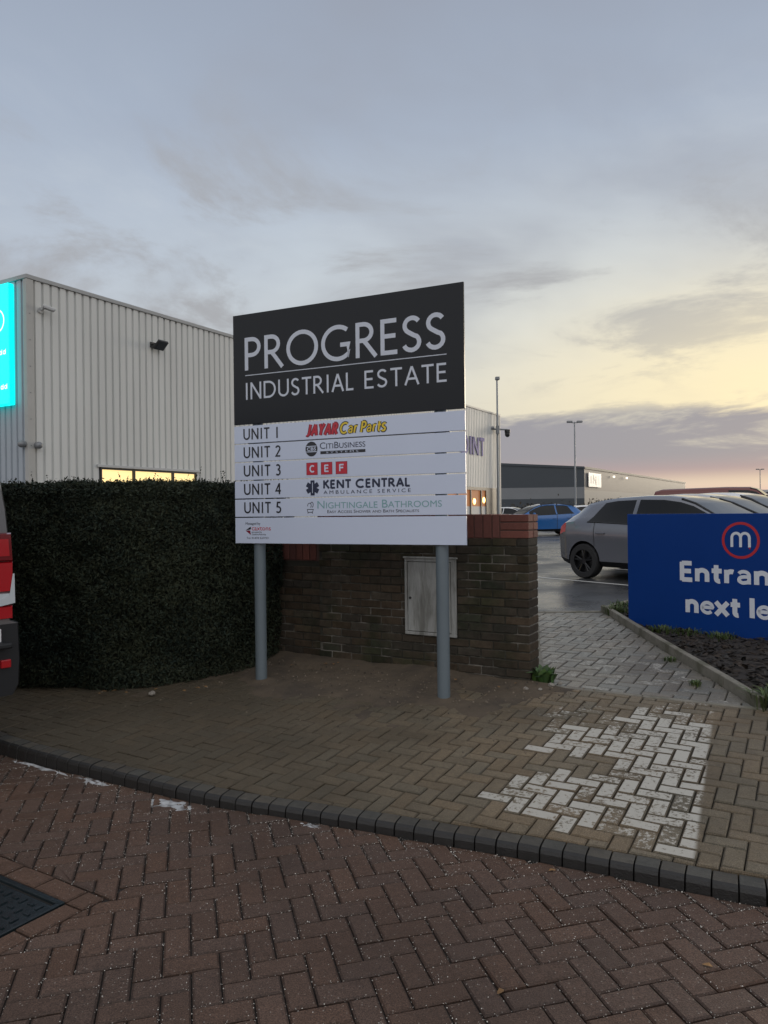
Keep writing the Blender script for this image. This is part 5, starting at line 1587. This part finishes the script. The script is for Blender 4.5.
def tuft(name, label, x, y, n, h, spread, m, group, leafy=False, cat="weed"):
    V_, F_, R_ = [], [], []
    for k in range(n):
        a = rng.random() * 6.28; r_ = spread * rng.random() ** .7; bx_, by_ = r_ * math.cos(a), r_ * math.sin(a)
        lean = rng.uniform(.1, .9); hh = h * rng.uniform(.5, 1.1); w_ = h * (.05 if not leafy else .16) * rng.uniform(.7, 1.3)
        tx, ty = math.cos(a + rng.gauss(0, .6)) * lean * hh, math.sin(a + rng.gauss(0, .6)) * lean * hh
        px_, py_ = -math.sin(a) * w_, math.cos(a) * w_
        b = len(V_)
        V_ += [(bx_ - px_ * .5, by_ - py_ * .5, -.02), (bx_ + px_ * .5, by_ + py_ * .5, -.02), (bx_ + tx * .5 + px_, by_ + ty * .5 + py_, hh * .62), (bx_ + tx * .5 - px_, by_ + ty * .5 - py_, hh * .62),
               (bx_ + tx, by_ + ty, hh * (.95 - .3 * lean)), (bx_ + tx * 1.02, by_ + ty * 1.02, hh * (.94 - .3 * lean))]
        t_ = rng.random()
        for f_ in ((0, 1, 2, 3), (3, 2, 5, 4)): F_.append(tuple(i + b for i in f_)); R_.append((t_, rng.random(), 0))
    o_ = fast_mesh(name, np.array(V_), np.array(F_), M[m], np.array(R_)); o_.location = (x, y, zg(x, y) + .01)
    tag(o_, label, cat, group); return o_
tuft("weed_clump", "bright green leafy weed at the foot of the brick wall end", 1.19, 5.62, 70, .13, .085, 'weed', "weeds round the path", True)
tuft("grass_tuft", "largest green grass tuft at the near corner of the bed edging", 2.56, 4.84, 150, .13, .16, 'grass', "grass tufts round the bed")
tuft("grass_tuft", "green grass tuft at the right frame edge near the end of the edging", 2.74, 4.74, 130, .12, .14, 'grass', "grass tufts round the bed")
tuft("grass_tuft", "grass tuft at the far tip of the bed beside the blue sign's left edge", 2.74, 8.75, 130, .12, .16, 'grass', "grass tufts round the bed")
tuft("grass_tuft", "small grass tuft between the far edging corner and the asphalt", 2.92, 9.12, 90, .12, .14, 'grass', "grass tufts round the bed")
for k, (x_, y_) in enumerate(((2.82, 7.52), (3.0, 7.34), (3.22, 7.1))):
    tuft("grass_tuft", ["leftmost of three grass tufts along the blue sign's bottom edge", "middle of three grass tufts along the blue sign's bottom edge", "rightmost of three grass tufts along the blue sign's bottom edge"][k], x_, y_, 110, .075, .15, 'grass', "grass tufts round the bed")
tuft("moss_clump", "flat mossy weed in the path joints halfway along the bed edging", 2.40, 6.25, 60, .03, .06, 'grass', "weeds round the path", True)
tuft("moss_clump", "flat mossy weed in the path joints near the end of the edging", 2.28, 5.45, 50, .03, .05, 'grass', "weeds round the path", True)
for x_, y_, s_, lab in ((1.02, 5.40, .022, "pale stone lying on soil left of the wall corner"), (1.22, 5.46, .028, "pale broken stone beside the green weed"), (1.30, 5.52, .02, "small stone between the weed and the path"), (1.12, 5.38, .016, "tiny stone in front of the weed"), (-1.78, 5.62, .03, "pale lump of litter at the hedge foot")):
    m = MB(); m.ball((0, 0, s_ * .4), s_, s_ * .8, s_ * .6, 8, 6)
    m.v = [(a * rng.uniform(.8, 1.2), b * rng.uniform(.8, 1.2), c * rng.uniform(.8, 1.2)) for a, b, c in m.v]
    o_ = m.build("stone", M['stone'], None); o_.location = (x_, y_, zg(x_, y_) + .012); tag(o_, lab, "stone", "loose stones")
for x_, y_, lab, z0 in ((.345, 2.30, "small yellow fallen leaf on the red blocks at bottom centre right", 0), (.68, 3.07, "brown fallen leaf in the gutter under the kerb", 0), (1.04, 2.42, "pale fallen leaf on the red blocks at right", 0)):
    m = MB(); a = rng.random() * 6; l_, w_ = .017, .009
    pts = [(-l_, 0, .002), (-l_ * .3, w_, .007), (l_ * .5, w_ * .8, .006), (l_, 0, .003), (l_ * .5, -w_ * .8, .004), (-l_ * .3, -w_, .009)]
    m.add([(p[0] * math.cos(a) - p[1] * math.sin(a), p[0] * math.sin(a) + p[1] * math.cos(a), p[2]) for p in pts], [(0, 1, 5), (1, 2, 4, 5), (2, 3, 4)], 0, (rng.random(), .5, 0))
    o_ = m.build("fallen_leaf", M['deadleaf'], None); o_.location = (x_, y_, z0 + .001); tag(o_, lab, "leaf", "fallen leaves")

for k_ in range(16):
    x_ = rng.uniform(-2.2, .8); y_ = rs(0, 0)[1]
    r_, s_ = rng.uniform(-3.9, -1.9), 5.31 - abs(rng.gauss(0, .12))
    if k_ >= 8: x_, y_ = rng.uniform(-2.3, -1.3), rng.uniform(5.55, 5.75)
    else: x_, y_ = rs(r_, s_)
    m = MB(); a = rng.random() * 6; l_, w_ = rng.uniform(.014, .026), rng.uniform(.008, .014)
    pts = [(-l_, 0, .002), (-l_ * .3, w_, .007), (l_ * .5, w_ * .8, .006), (l_, 0, .003), (l_ * .5, -w_ * .8, .004), (-l_ * .3, -w_, .009)]
    m.add([(p[0] * math.cos(a) - p[1] * math.sin(a), p[0] * math.sin(a) + p[1] * math.cos(a), p[2]) for p in pts], [(0, 1, 5), (1, 2, 4, 5), (2, 3, 4)], 0, (rng.random() * .5, .5, 0))
    o_ = m.build("fallen_leaf", M['deadleaf'], None); o_.location = (x_, y_, zg(x_, y_) + .035)
    tag(o_, "tiny brown dead leaf lying on the soil at the wall or hedge foot", "leaf", "dead leaves on the soil")
